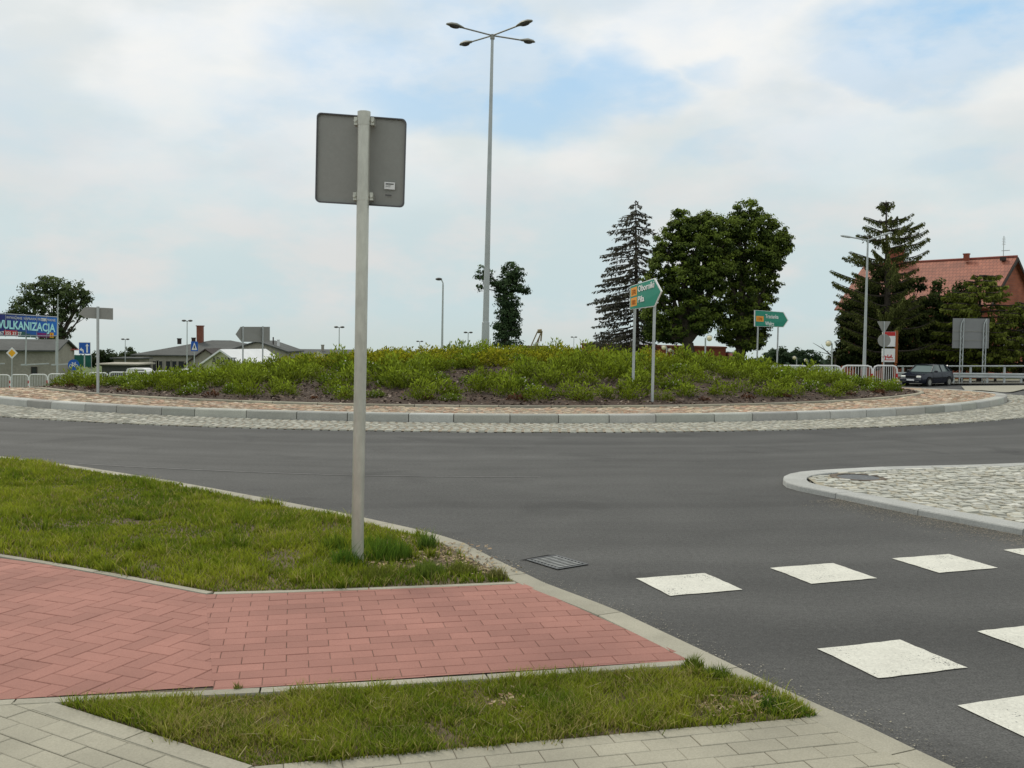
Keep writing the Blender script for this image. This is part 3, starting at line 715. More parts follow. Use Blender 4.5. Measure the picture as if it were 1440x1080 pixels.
# panel plane: yaw so that the right side is slightly nearer
pl = []; Yl, Yr = f0.y + .115, f0.y + .075
for (x, y, Yq) in ((446, 158.5, Yl), (572, 168, Yr), (568.5, 292, Yr), (443.5, 284.5, Yl)): q = at(x, y, Yq) - Vector((f0.x, f0.y, KZ)); pl.append(q)
def rquad(q, r, n=6):
    out = []; cen = sum(q, Vector()) / 4
    for i in range(4):
        a = q[i]; p = q[i - 1]; nx_ = q[(i + 1) % 4]; u = (p - a).normalized(); w = (nx_ - a).normalized(); c = a + u * r + w * r
        for k in range(n + 1):
            t = k / n * PI / 2; out.append(c - w * r * math.cos(t) - u * r * math.sin(t))
    return out
def slab(q, r, thick, name, m_, parent, inset=0.):
    o = rquad(q, r); nrm = (q[1] - q[0]).cross(q[3] - q[0]).normalized()
    if nrm.y > 0: nrm = -nrm
    V = [p for p in o] + [p - nrm * thick for p in o]; n = len(o)
    F = [tuple(range(n - 1, -1, -1)), tuple(range(n, 2 * n))] + [(i, (i + 1) % n, (i + 1) % n + n, i + n) for i in range(n)]
    mb = MB(); mb.add(V, F); return mb.build(name, m_, parent)
slab(pl, .03, .004, 'panel', M['signback'], r_)
# folded rim around the back
o = rquad(pl, .03); cen = sum(pl, Vector()) / 4; n = len(o); V = []; F = []
for p in o:
    inn_ = p + (cen - p).normalized() * .010
    V += [p + Vector((0, -.016, 0)), p + Vector((0, .005, 0)), inn_ + Vector((0, -.016, 0)), inn_ + Vector((0, -.001, 0))]
for i in range(n):
    j = (i + 1) % n
    F += [(4 * i, 4 * j, 4 * j + 1, 4 * i + 1), (4 * i + 2, 4 * j + 2, 4 * j, 4 * i), (4 * i + 3, 4 * j + 3, 4 * j + 2, 4 * i + 2)]
mb = MB(); mb.add(V, F); mb.build('rim', mat('rim_grey', (.11, .11, .115), .5, .2), r_)
for py in (170, 276):
    zc = at(510, py, f0.y).z - KZ; xl = lean * zc / H
    m = MB(); m.tube([(xl, 0, zc - .028), (xl, 0, zc + .028)], pr * 1.05, 24)
    br_ = m.build('bracket', M['galv'], r_, smooth=True)
    for s in (-1, 1):
        m = MB(); m.box((xl + s * (pr + .014), .035, zc), (.02, .07, .05)); m.tube([(xl + s * (pr + .016), -.012, zc), (xl + s * (pr + .016), .03, zc)], .009, 8)
        m.build('bolt', M['galv'], br_)
e = (pl[1] - pl[0]).normalized(); dn = (pl[3] - pl[0]).normalized()
c0 = at(541, 256, f0.y + .08) - Vector((f0.x, f0.y, KZ)); k1 = 15 / FPX * f0.y; k2 = 10 / FPX * f0.y
nb_ = Vector((0, -.012, 0)); q = [c0, c0 + e * k1, c0 + e * k1 + dn * k2, c0 + dn * k2]; st = MB(); st.add([p + nb_ for p in q], [(0, 3, 2, 1)]); so = st.build('sticker', M['white'], r_)
st = MB()
for j in range(3):
    yy = .18 + .22 * j; a = c0 + dn * k2 * yy + nb_ * 1.15; st.add([a + e * k1 * .12, a + e * k1 * (.88 if j == 0 else .6), a + e * k1 * (.88 if j == 0 else .6) + dn * k2 * (.14 if j == 0 else .05), a + e * k1 * .12 + dn * k2 * (.14 if j == 0 else .05)], [(0, 3, 2, 1)])
st.build('print', mat('faded_print', (.10, .10, .10), .8), so); st = MB()
a = c0 + dn * k2 * 1.75 + e * k1 * .1 + nb_ * 1.1; st.add([a, a + e * k1 * .6, a + e * k1 * .6 + dn * k2 * .18, a + dn * k2 * .18], [(0, 3, 2, 1)])
st.build('stamp', bpy.data.materials['faded_print'], r_)

# ------------------------------------------------------------------ tall four-armed lamp
TC = Vector((RC[0] + .15, RC[1], 0)); tp = at(692.5, 50, TC.y); bx = at(682.5, 480, TC.y)
k = (tp.x - bx.x) / (tp.z - bx.z); bz = mz(*RC) - .1; base = Vector((bx.x + (bz - bx.z) * k, TC.y, bz))
r_ = empty('street_lamp', base, 0, 'very tall tapered lamp mast with four arms standing in the middle of the roundabout', 'street lamp')
Hh = tp.z - base.z; ln_ = tp.x - base.x
m = MB(); m.tube([(0, 0, 0), (ln_ * .12, 0, Hh * .12), (ln_ * .121, 0, Hh * .121), (ln_, 0, Hh)], [.14, .125, .105, .045], 20); m.build('pole', M['galv2'], r_, smooth=True)
top = Vector((ln_, 0, Hh))
m = MB(); m.tube([top - Vector((0, 0, .12)), top + Vector((0, 0, .03))], .075, 12); m.build('hub', M['lampgrey'], r_)
for (hx, hy, dY) in ((635, 35, -1.0), (742, 31, -1.0), (652, 62, 1.2), (746, 58.5, 1.2)):
    # raised arms lie nearer or farther; tip position fixed by the height of the head
    e_ = at(hx, hy, TC.y + dY * (-1 if hy < 50 else -1) * -1 + 0) - base
    d = (e_ - top); L_ = d.length; dh = d.normalized(); a0 = top + dh * (L_ - .38); m = MB(); m.tube([top, a0 + dh * .1], .026, 8); ar = m.build('arm', M['lampgrey'], r_)
    # head: tapered lozenge
    R = d.to_track_quat('X', 'Z').to_matrix()
    sec = [(-.1, .04, .03, .0), (.02, .09, .055, .0), (.22, .135, .085, .01), (.42, .13, .075, .0), (.56, .06, .035, -.01)]
    V = []; F = []
    for (x, w, h_, dz) in sec:
        for kk in range(10):
            an = 2 * PI * kk / 10; V.append(R @ Vector((x, w * math.cos(an), (h_ if math.sin(an) > 0 else h_ * .35) * math.sin(an) + dz)) + a0)
    for i in range(4):
        for kk in range(10): F.append((i * 10 + kk, i * 10 + (kk + 1) % 10, (i + 1) * 10 + (kk + 1) % 10, (i + 1) * 10 + kk))
    F += [tuple(range(9, -1, -1)), tuple(range(40, 50))]
    mb = MB(); mb.add(V, F); hd = mb.build('lamp_head', M['lampgrey'], r_, smooth=True)
    mb = MB(); mb.ell((0, 0, 0), (.19, .105, .05), 12, 6); mb.v = [tuple(R @ (Vector(p) + Vector((.27, 0, -.035))) + a0) for p in mb.v]; mb.build('lens', M['lampdark'], hd, smooth=True)

# ------------------------------------------------------------------ direction signs
def arrow_sign(name, label, panel, Ys, posts, front=True, texts=(), plates=(), single=False, foot_z=None):
    """panel: picture corners TL, TR, TIP, BR, BL with depths; built in world then stored local to the base"""
    pts = [at(x, y, Y) for (x, y), Y in zip(panel, Ys)]
    pf = []
    for (x, y, Y) in posts:
        p = at(x, y, Y); d = math.hypot(p.x - RC[0], p.y - RC[1]); z = mz(p.x, p.y) if d < RM else G(p.x, p.y) + .15; pf.append(Vector((p.x, p.y, z)))
    base = sum(pf, Vector()) / len(pf); r = empty(name, base, 0, label, 'direction sign')
    loc = [p - base for p in pts]
    # face normal towards camera
    nrm = (loc[1] - loc[0]).cross(loc[4] - loc[0]).normalized()
    if nrm.y > 0: nrm = -nrm
    def poly(pl_, off, name, m_, th=.02, par=r):
        n = len(pl_); V = [p + nrm * off for p in pl_] + [p + nrm * (off - th) for p in pl_]
        F = [tuple(range(n)), tuple(range(2 * n - 1, n - 1, -1))] + [(i, i + n, (i + 1) % n + n, (i + 1) % n) for i in range(n)]
        mb = MB(); mb.add(V, F); o = mb.build(name, m_, par); 
        bm = bmesh.new(); bm.from_mesh(o.data); bmesh.ops.recalc_face_normals(bm, faces=bm.faces); bm.to_mesh(o.data); bm.free(); return o
    cen = sum(loc, Vector()) / 5
    pan = poly(loc, 0, 'panel', M['white'] if front else M['signback'])
    if front:
        hgt = (loc[0] - loc[4]).length
        inn = [p + (cen - p).normalized() * (hgt * (.085 if i != 2 else .13)) for i, p in enumerate(loc)]
        face = poly(inn, .006, 'face', M['green'], .003)
    for i, b in enumerate(pf):
        bl = b - base; px = posts[i][0]
        # top of the post behind the panel
        off = nrm * (-.05 if front else .045); t = (bl.x - off.x - loc[0].x) / (loc[1].x - loc[0].x); tz = loc[0].z + (loc[1].z - loc[0].z) * t; ty = loc[0].y + (loc[1].y - loc[0].y) * t
        lx = .010 * (tz - bl.z)
        off = nrm * (-.05 if front else .045)
        zb2 = tz - (loc[0].z - loc[4].z) - .06; m = MB(); m.tube([(bl.x, ty + off.y, bl.z - .15), (bl.x + lx * .7, ty + off.y, zb2), (bl.x + lx, ty + off.y, tz + (-.04 if front else .02))], .031, 12); m.build('post', M['galv2'], r, smooth=True)
    u = (loc[1] - loc[0]); v = (loc[4] - loc[0]); W_, H_ = u.length, v.length
    ang = math.atan2(u.y, u.x); Mx = Matrix((u.normalized(), -v.normalized(), nrm)).transposed().to_4x4()
    def place(o, s, t_, off=.012): o.data.transform(Matrix.Translation(loc[0] + u * s + v * t_ + nrm * off) @ Mx); return o
    if front:
        for (s, t_, w, h_, tx) in plates:
            mb = MB(); mb.add([(0, 0, 0), (w * W_, 0, 0), (w * W_, h_ * H_, 0), (0, h_ * H_, 0)], [(0, 1, 2, 3)]); o = mb.build('number_plate', M['orange'], pan); place(o, s, t_, .009)
            o = text(tx, h_ * H_ * .72, M['orangeink'], pan, (0, 0, 0), rx=0, sx=w * W_ / (h_ * H_) * .62, name='number', bold=.004); place(o, s + w * .12, t_ - h_ * .22, .012)
        for (s, t_, h_, tx, sx) in texts:
            o = text(tx, h_ * H_, M['white'], pan, (0, 0, 0), rx=0, sx=sx, bold=.003); place(o, s, t_, .012)
    return r
arrow_sign('direction_sign', 'green arrow sign reading Oborniki and Piła on two posts in the flower mound',
           [(886, 402.5), (920.5, 391), (930.5, 409.5), (921, 431), (885.5, 435.5)], (22.6, 20.9, 20.45, 20.9, 22.6), [(891, 548, 22.3), (918, 558, 21.0)],
           plates=((.06, .47, .26, .36, '178'), (.06, .90, .26, .36, '182')), texts=((.36, .36, .36, 'Oborniki', 1.62), (.36, .80, .36, 'Piła', 1.75)))
arrow_sign('direction_sign', 'green arrow sign reading Trzcianka and Wałcz on two posts behind the mound',
           [(1061, 436), (1102, 438.7), (1108.8, 450.5), (1102, 460.3), (1061, 459)], (38.0, 39.6, 39.85, 39.6, 38.0), [(1065, 505, 38.2), (1093, 515, 39.3)],
           plates=((.05, .69, .25, .34, '178'),), texts=((.35, .45, .34, 'Trzcianka', 1.22), (.35, .90, .34, 'Wałcz', 1.25)))
arrow_sign('direction_sign', 'single post arrow sign seen from its grey back at the left end of the mound',
           [(159, 433.5), (120, 431.5), (110.5, 441), (120, 447.2), (159, 449.8)], (23, 22.8, 22.75, 22.8, 23), [(136.5, 548, 22.8)], front=False)
arrow_sign('direction_sign', 'two post arrow sign seen from its grey back behind the crest of the mound',
           [(379.5, 459.5), (338.5, 459.5), (331.5, 470), (340, 480.8), (379.5, 480.8)], (42, 41, 40.9, 41, 42), [(370, 505, 41.8), (342, 505, 41.1)], front=False)

# ------------------------------------------------------------------ mound planting
def shrub_mesh(name, kind, seed):
    r = np.random.default_rng(seed)
    n = {'g': 460, 'y': 440, 'r': 110, 'w': 440, 's': 480}[kind]
    R, Hh = {'g': (.34, .31), 'y': (.36, .30), 'r': (.20, .14), 'w': (.36, .25), 's': (.38, .38)}[kind]
    a = r.uniform(0, 2 * PI, n); rr = R * np.sqrt(r.random(n)); st = r.integers(0, 14, n)
    sa = r.uniform(0, 2 * PI, 14); sr = R * np.sqrt(r.random(14)) * .8
    px = sr[st] * np.cos(sa[st]) + r.normal(0, R * .22, n); py = sr[st] * np.sin(sa[st]) + r.normal(0, R * .22, n)
    d = np.hypot(px, py); z = r.uniform(.05, 1, n) * Hh * np.clip(1.15 - (d / R) ** 2 * .6, .25, 1.2) * r.uniform(.7, 1.2, 14)[st]
    P_ = np.stack([px, py, z], 1)
    out = np.stack([px, py, np.full(n, R * .9)], 1) + r.normal(0, R * .5, (n, 3)); out /= np.linalg.norm(out, axis=1)[:, None]
    s = np.cross(out, r.normal(0, 1, (n, 3))); s /= np.linalg.norm(s, axis=1)[:, None]
    L = r.uniform(.05, .10, n)[:, None] * (1.2 if kind == 's' else .9); W = L * (.16 if kind in 'gs' else .24)
    V = np.stack([P_ - s * W * .4, P_ + out * L * .5 - s * W, P_ + out * L, P_ + out * L * .5 + s * W], 1).reshape(-1, 3)
    F = np.arange(4 * n).reshape(-1, 4)
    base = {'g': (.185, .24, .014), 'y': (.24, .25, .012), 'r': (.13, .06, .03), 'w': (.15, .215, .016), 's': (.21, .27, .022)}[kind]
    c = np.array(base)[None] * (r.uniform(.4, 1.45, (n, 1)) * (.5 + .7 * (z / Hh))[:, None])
    C = np.repeat(c, 4, 0)
    if kind in 'wy':                                      # small flowers
        nf = 20 if kind == 'w' else 60
        i = r.integers(0, n, nf); fp = P_[i] + np.array((0, 0, .05)); fs = .018 if kind == 'w' else .022
        u = r.normal(0, 1, (nf, 3)); u /= np.linalg.norm(u, axis=1)[:, None]; w = np.cross(u, r.normal(0, 1, (nf, 3))); w /= np.linalg.norm(w, axis=1)[:, None]
        FV = np.stack([fp - u * fs, fp - w * fs, fp + u * fs, fp + w * fs], 1).reshape(-1, 3); F = np.concatenate([F, np.arange(4 * nf).reshape(-1, 4) + len(V)]); V = np.concatenate([V, FV])
        C = np.concatenate([C, np.tile(np.array((.7, .7, .6) if kind == 'w' else (.48, .42, .03)), (4 * nf, 1))])
    me = bpy.data.meshes.new(name); me.from_pydata(V.tolist(), [], F.tolist()); ca = me.color_attributes.new('Col', 'FLOAT_COLOR', 'POINT')
    cc = np.ones((len(V), 4), np.float32); cc[:, :3] = C; ca.data.foreach_set('color', cc.ravel()); me.materials.append(M['leaf']); return me
SM = {k: [shrub_mesh('shrub_' + k, k, 100 + i + ord(k)) for i in range(4)] for k in 'gyrws'}
LAB = {'g': ('bright green leafy shrub planted in the bark of the round mound', 'green shrubs on the mound'),
       'y': ('shrub with yellow tips on the upper part of the round mound', 'yellow tipped shrubs on the mound top'),
       'r': ('small dark red shrub in the bark along the mound edge', 'red shrubs along the mound edge'),
       'w': ('low green shrub dotted with white flowers on the mound slope', 'white flowering shrubs on the mound'),
       's': ('tall feathery light green shrub on the mound', 'feathery shrubs on the mound')}
def put(kind, x, y, s):
    d = math.hypot(x - RC[0], y - RC[1])
    if d > RM - .35: return
    if len(SPOTS) < 0: pass
    SPOTS.append((kind, x, y, s)); return
def put2(kind, x, y, s):
    o = bpy.data.objects.new('shrub', random.choice(SM[kind])); link(o); o.location = (x, y, mz(x, y) - .02); o.rotation_euler = (0, 0, random.uniform(0, 6.28)); o.scale = (s, s, s * random.uniform(.7, 1.12))
    tag(o, LAB[kind][0], 'shrub', LAB[kind][1])
SPOTS = []
placed = []
cnt = {'g': 0, 'y': 0, 'r': 0, 'w': 0, 's': 0}
tries = 0
while len(placed) < 580 and tries < 60000:
    tries += 1
    d = RM * math.sqrt(random.random()); a = random.uniform(-PI, PI); x, y = RC[0] + d * math.sin(a), RC[1] - d * math.cos(a)
    if y > RC[1] + 5 and d < RM - 4: continue
    if y > RC[1] + 9: continue
    md = .44 if d < 7 else (.50 if d < 11.0 else .62)
    if d > 13.1: continue
    if any((x - q[0]) ** 2 + (y - q[1]) ** 2 < md * md for q in placed): continue
    if d > 7.5 and random.random() < .0 + .26 * math.sin(a * 23) * math.sin(d * 2.2): continue
    placed.append((x, y))
    kind = 'y' if d < 7.0 and random.random() < .75 else random.choice('ggswws')
    if d > 12.0: kind = random.choice('gws')
    s = random.uniform(.85, 1.35) * (1.05 if d < 10 else (1.0 if d < 12.3 else .8))
    put(kind, x, y, s); cnt[kind] += 1
for i in range(34):
    a = -1.9 + 3.8 * (i + random.uniform(-.5, .5)) / 33; d = RM - random.uniform(.5, .95); put('r', RC[0] + d * math.sin(a), RC[1] - d * math.cos(a), random.uniform(.55, .95))

SPOTS.sort(key=lambda q: math.hypot(q[1], q[2]) + (3 if q[0] == 'r' else 0))
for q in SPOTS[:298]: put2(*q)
VV = []; FF = []; CC = []; nb_ = 0
for kind, x, y, s in SPOTS[298:]:
    me = random.choice(SM[kind]); n = len(me.vertices); co_ = np.empty(n * 3, np.float32); me.vertices.foreach_get('co', co_); co_ = co_.reshape(-1, 3)
    an = random.uniform(0, 6.28); R_ = np.array(((math.cos(an), math.sin(an), 0), (-math.sin(an), math.cos(an), 0), (0, 0, 1.)))
    cl_ = np.empty(n * 4, np.float32); me.color_attributes['Col'].data.foreach_get('color', cl_)
    VV.append(co_ @ R_ * np.array((s, s, s * random.uniform(.65, 1.05))) + np.array((x, y, mz(x, y) - .02))); FF.append(np.arange(n).reshape(-1, 4) + nb_); CC.append(cl_.reshape(-1, 4)[:, :3]); nb_ += n
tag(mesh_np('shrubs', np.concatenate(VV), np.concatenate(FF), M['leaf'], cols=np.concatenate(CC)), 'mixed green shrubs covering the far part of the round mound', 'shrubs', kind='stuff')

# ------------------------------------------------------------------ crowd barriers
def barrier(name, W_, Hh, label, group):
    r = empty(name, (0, 0, 0), 0, label, 'barrier', group)
    rt = .035; m = MB(); c = .16
    m.tube([(-W_ / 2, 0, 0), (-W_ / 2, 0, Hh - c), (-W_ / 2 + c * .3, 0, Hh - c * .3), (-W_ / 2 + c, 0, Hh), (W_ / 2 - c, 0, Hh), (W_ / 2 - c * .3, 0, Hh - c * .3), (W_ / 2, 0, Hh - c), (W_ / 2, 0, 0)], rt, 8)
    m.tube([(-W_ / 2, 0, .12), (W_ / 2, 0, .12)], .02, 6); fr = m.build('frame', M['white'], r, smooth=True)
    m = MB(); n = 10
    for i in range(n): x = -W_ / 2 + W_ * (i + 1) / (n + 1); m.tube([(x, 0, .12), (x, 0, Hh - .01)], .010, 5, cap=False)
    m.build('railing_bars', M['white'], r)
    for z0_, z1_ in ((.12, .32), (.48, .66)): m = MB(); m.tube([(W_ / 2, 0, z0_), (W_ / 2, 0, z1_)], rt * 1.15, 8); m.build('red_band', M['red'], r)
    return r
ordn = ['first', 'second', 'third', 'fourth', 'fifth', 'sixth', 'seventh', 'eighth', 'ninth', 'tenth']
ed = [-11, 14.5, 40.5, 67, 95, 123.5, 152.5, 183, 215, 248]; tops = [527.3, 527, 526.6, 526, 525, 524.3, 523.6, 522.8, 522]
b0 = None
for i in range(9):
    Yi = 80 - i * 1.35; xc = (ed[i] + ed[i + 1]) / 2; p = foot(xc, Yi); t = at(xc, tops[i], Yi); Wm = (ed[i + 1] - ed[i] - 1.5) / FPX * Yi; Hm = t.z - p.z
    if b0 is None: b0 = barrier('barrier', 1.0, 1.0, '', 'white railings along the left road'); o = b0
    else: o = copy_tree(b0)
    o.location = p; o.scale = (Wm * 1.0, 1, Hm); o['label'] = 'white railing with red bands before the grey garage, %s from the left edge' % ordn[i] if i < 5 else 'white railing behind the left end of the mound, %s from the left edge' % ordn[i]
ed = [1050, 1094, 1138.5, 1183, 1227.5, 1262.5]; b1 = None
for i in range(5):
    Yi = 60; xc = (ed[i] + ed[i + 1]) / 2; p = foot(xc, Yi); t = at(xc, 514.3, Yi); Wm = (ed[i + 1] - ed[i] - 2) / FPX * Yi; Hm = t.z - p.z
    o = copy_tree(b0); o['group'] = 'white railings behind the mound on the right'
    o.location = p; o.scale = (Wm, 1, Hm); o['label'] = 'white railing behind the mound right of the Trzcianka sign, %s from the car' % ordn[4 - i]

# ------------------------------------------------------------------ small traffic signs
def pole_to(px_top, py_top, px_b, Y, rad, r, base):
    t = at(px_top, py_top, Y) - base; m = MB(); m.tube([(0, 0, -.1), (t.x, t.y, t.z)], rad, 10); return m.build('pole', M['galv2'], r, smooth=True)
def facing(Y, px): return 0.
# priority road diamond
Y = 76; b = foot(16, Y); r_ = empty('traffic_sign', b, 0, 'yellow and white diamond priority road sign in front of the grey garage', 'traffic sign'); pole_to(17, 492, 16, Y, .035, r_, b)
c = at(17.3, 496.5, Y) - b; s = 8.2 / FPX * Y
m = MB(); m.prism([(c.x - s, c.z), (c.x, c.z - s), (c.x + s, c.z), (c.x, c.z + s)], -.06, -.04); m.build('panel', M['white'], r_)
s *= .66; m = MB(); m.prism([(c.x - s, c.z), (c.x, c.z - s), (c.x + s, c.z), (c.x, c.z + s)], -.066, -.06); m.build('yellow_face', M['yellow'], r_)
# lane sign
Y = 74; b = foot(118, Y); r_ = empty('traffic_sign', b, 0, 'square blue lane sign with two white arrows above the left railings', 'traffic sign'); pole_to(119, 482, 118, Y, .045, r_, b)
c = at(119.6, 489.6, Y) - b; s = 8.3 / FPX * Y
m = MB(); m.box((c.x, -.06, c.z), (2 * s, .02, 2 * s)); m.build('panel', M['white'], r_)
m = MB(); m.box((c.x, -.073, c.z), (1.86 * s, .006, 1.86 * s)); m.build('blue_face', M['blue'], r_)
m = MB(); m.prism([(c.x + .30 * s, c.z - .75 * s), (c.x + .55 * s, c.z - .75 * s), (c.x + .55 * s, c.z + .35 * s), (c.x + .72 * s, c.z + .35 * s), (c.x + .43 * s, c.z + .78 * s), (c.x + .14 * s, c.z + .35 * s), (c.x + .30 * s, c.z + .35 * s)], -.082, -.078); m.build('arrow', M['white'], r_)
m = MB(); m.prism([(c.x - .10 * s, c.z - .75 * s), (c.x - .32 * s, c.z - .75 * s), (c.x - .35 * s, c.z - .45 * s), (c.x - .5 * s, c.z - .35 * s), (c.x - .5 * s, c.z - .55 * s), (c.x - .85 * s, c.z - .22 * s), (c.x - .5 * s, c.z + .1 * s), (c.x - .5 * s, c.z - .1 * s), (c.x - .2 * s, c.z - .25 * s)], -.082, -.078); m.build('arrow', M['white'], r_)
# cycle path disc
Y = 73; b = foot(104, Y); r_ = empty('traffic_sign', b, 0, 'round blue cycle path sign with white bicycle just above the left railings', 'traffic sign'); pole_to(104, 512, 104, Y, .04, r_, b)
c = at(104, 513.2, Y) - b; s = 8 / FPX * Y
m = MB(); m.prism([(c.x + s * math.cos(2 * PI * i / 28), c.z + s * math.sin(2 * PI * i / 28)) for i in range(28)], -.06, -.04); m.build('panel', M['blue'], r_)
m = MB(); w = .045
for sx in (-.42, .42):
    m.tube([(c.x + s * (sx + .28 * math.cos(2 * PI * i / 16)), -.075, c.z + s * (-.15 + .28 * math.sin(2 * PI * i / 16))) for i in range(17)], .018, 4)
for (x0, y0, x1, y1) in ((-.42, -.15, -.15, .3), (-.15, .3, .3, .3), (.3, .3, 0, -.15), (0, -.15, -.42, -.15), (0, -.15, -.2, .42), (.42, -.15, .25, .42), (.25, .42, .42, .45), (-.3, .42, -.1, .42)):
    m.tube([(c.x + s * x0, -.075, c.z + s * y0), (c.x + s * x1, -.075, c.z + s * y1)], .02, 4)
m.build('bicycle_symbol', M['white'], r_)
# pedestrian crossing sign
Y = 70; b = foot(272.5, Y); r_ = empty('traffic_sign', b, 0, 'blue pedestrian crossing sign with white triangle in front of the grey hall', 'traffic sign'); pole_to(273.5, 482, 272.5, Y, .035, r_, b)
c = at(273.8, 487, Y) - b; sx, sz = 4.8 / FPX * Y, 6.8 / FPX * Y
m = MB(); m.box((c.x, -.06, c.z), (2 * sx, .02, 2 * sz)); m.build('panel', M['blue'], r_)
m = MB(); m.prism([(c.x - .8 * sx, c.z - .75 * sz), (c.x + .8 * sx, c.z - .75 * sz), (c.x, c.z + .8 * sz)], -.078, -.072); m.build('white_triangle', M['white'], r_)
m = MB(); m.prism([(c.x - .2 * sx, c.z - .6 * sz), (c.x + .05 * sx, c.z - .3 * sz), (c.x + .3 * sx, c.z - .6 * sz), (c.x + .12 * sx, c.z + .1 * sz), (c.x, c.z + .3 * sz), (c.x - .14 * sx, c.z + .0 * sz)], -.088, -.084); m.build('walking_figure', M['black'], r_)
# give way + roundabout signs seen from behind
Y = 61; b = foot(1243, Y); r_ = empty('traffic_sign', b, 0, 'grey backs of a triangular and a round sign on one pole left of the car', 'traffic sign'); pole_to(1243.6, 452, 1243, Y, .035, r_, b)
c = at(1243.5, 452.5, Y) - b; s = 9.3 / FPX * Y
m = MB(); m.prism([(c.x - s, c.z), (c.x - s * .9, c.z + .03), (c.x + s * .9, c.z + .03), (c.x + s, c.z), (c.x + .04, c.z - 1.72 * s), (c.x - .04, c.z - 1.72 * s)], .04, .06); m.build('triangular_panel', M['signback'], r_)
c = at(1243.8, 478.8, Y) - b
m = MB(); m.prism([(c.x + s * .97 * math.cos(2 * PI * i / 28), c.z + s * .97 * math.sin(2 * PI * i / 28)) for i in range(28)], .04, .06); m.build('round_panel', M['signback'], r_)
# large sign back on lattice posts
Y = 67; b = foot(1366, Y); r_ = empty('traffic_sign', b, 0, 'large rectangular road sign seen from its grey back on two lattice posts behind the guardrail', 'traffic sign')
c0_ = at(1341, 447.5, Y) - b; c1_ = at(1391, 490, Y) - b
m = MB(); m.box(((c0_.x + c1_.x) / 2, .1, (c0_.z + c1_.z) / 2), (c1_.x - c0_.x, .03, c0_.z - c1_.z)); m.build('panel', mat('sign_back_light', (.24, .245, .24), .6, .1, n=1, amt=.06), r_)
m = MB()
for t in (.43, .73): m.box(((c0_.x + c1_.x) / 2, .07, c0_.z + (c1_.z - c0_.z) * t), (c1_.x - c0_.x, .03, .05))
m.build('rail', M['signback'], r_)
for px in (1351, 1383):
    for dx in (0, 3.4):
        q = at(px + dx, 447.5, Y) - b
    m = MB(); x0_ = (at(px, 470, Y) - b).x; x1_ = (at(px + 3.6, 470, Y) - b).x; zt = c0_.z
    m.tube([(x1_, 0, -.3), (x1_ + .02, 0, zt)], .035, 8); m.tube([(x0_, 0, -.3), (x0_, 0, zt - .7), (x0_ + .03, 0, zt - .35), (x1_, 0, zt - .05)], .035, 8)
    nn = 9
    for k in range(nn): z_a = .2 + (zt - .9) * k / nn; z_b = .2 + (zt - .9) * (k + 1) / nn; m.tube([(x0_ if k % 2 else x1_, 0, z_a), (x1_ if k % 2 else x0_, 0, z_b)], .014, 5)
    m.build('lattice_post', M['galv2'], r_, smooth=True)
# red and white advertising board behind the give way sign
Y = 66; b = foot(1249, Y); r_ = empty('advertising_board', b, 0, 'tall white and red advertising board behind the triangular sign back', 'board')
q0 = at(1241, 466, Y) - b; q1 = at(1258, 509.5, Y) - b; zm = (at(1249, 489, Y) - b).z
m = MB(); m.box(((q0.x + q1.x) / 2, 0, (q0.z + zm) / 2 + .03), (q1.x - q0.x, .08, q0.z - zm - .1)); m.box(((q0.x + q1.x) / 2 - .0, 0, (zm + q1.z) / 2 - .02), (q1.x - q0.x, .08, zm - q1.z - .08)); pn = m.build('panel', M['white'], r_)
m = MB(); m.box(((q0.x + q1.x) / 2, -.045, q0.z - .16), (q1.x - q0.x - .04, .01, .26)); m.build('red_header', M['red'], pn); m = MB()
for k in range(9): m.box((q0.x + .08 + k * .075, -.045, q1.z + .35 + .05 * math.sin(k * 2.1)), (.06, .01, .16 + .08 * math.sin(k * 3.7)))
m.box(((q0.x + q1.x) / 2, -.045, q1.z + .16), (q1.x - q0.x - .15, .01, .05))
m.build('red_print', M['red'], pn)
m = MB(); m.box((q1.x + .09, .02, (q0.z + q1.z) / 2), (.16, .14, q0.z - q1.z + .12)); m.box((q0.x + .1, .03, q1.z / 2), (.1, .1, q1.z)); m.box((q1.x + .09, .03, q1.z / 2 - .1), (.1, .1, q1.z)); m.build('frame', M['brownboard'], r_)

# ------------------------------------------------------------------ guardrail right
r_ = empty('guardrail', foot(1380, 66), 0, 'galvanised guardrail with handrail running behind the dark car', 'guardrail'); b = r_.location.copy()
GA, GB = (1262, 68.5), (1620, 62.5)
def gl(t): px = GA[0] + (GB[0] - GA[0]) * t; Y = GA[1] + (GB[1] - GA[1]) * t; return px, Y
def gz(t, py0, py1): px, Y = gl(t); return at(px, py0 + (py1 - py0) * t, Y) - b
prof = [(0, .0), (.05, .05), (.05, .09), (0, .13), (0, .17), (.05, .21), (.05, .25), (0, .30)]
V = []; F = []; n = 24
for i in range(n + 1):
    c = gz(i / n, 532.5 - 1, 536); 
    for (dy, dz) in prof: V.append((c.x, c.y - dy, c.z - .06 + dz * 1.15))
for i in range(n):
    for k in range(len(prof) - 1): F.append((i * 8 + k, (i + 1) * 8 + k, (i + 1) * 8 + k + 1, i * 8 + k + 1))
V = [(v[0], v[1], v[2]) for v in V]
mb = MB(); mb.add(V, F); o = mb.build('rail', M['galv2'], r_)
for v in o.data.vertices: v.co.z += .12
m = MB(); m.tube([gz(i / n, 515, 514.5) for i in range(n + 1)], .05, 8); m.build('handrail', M['galv2'], r_, smooth=True)
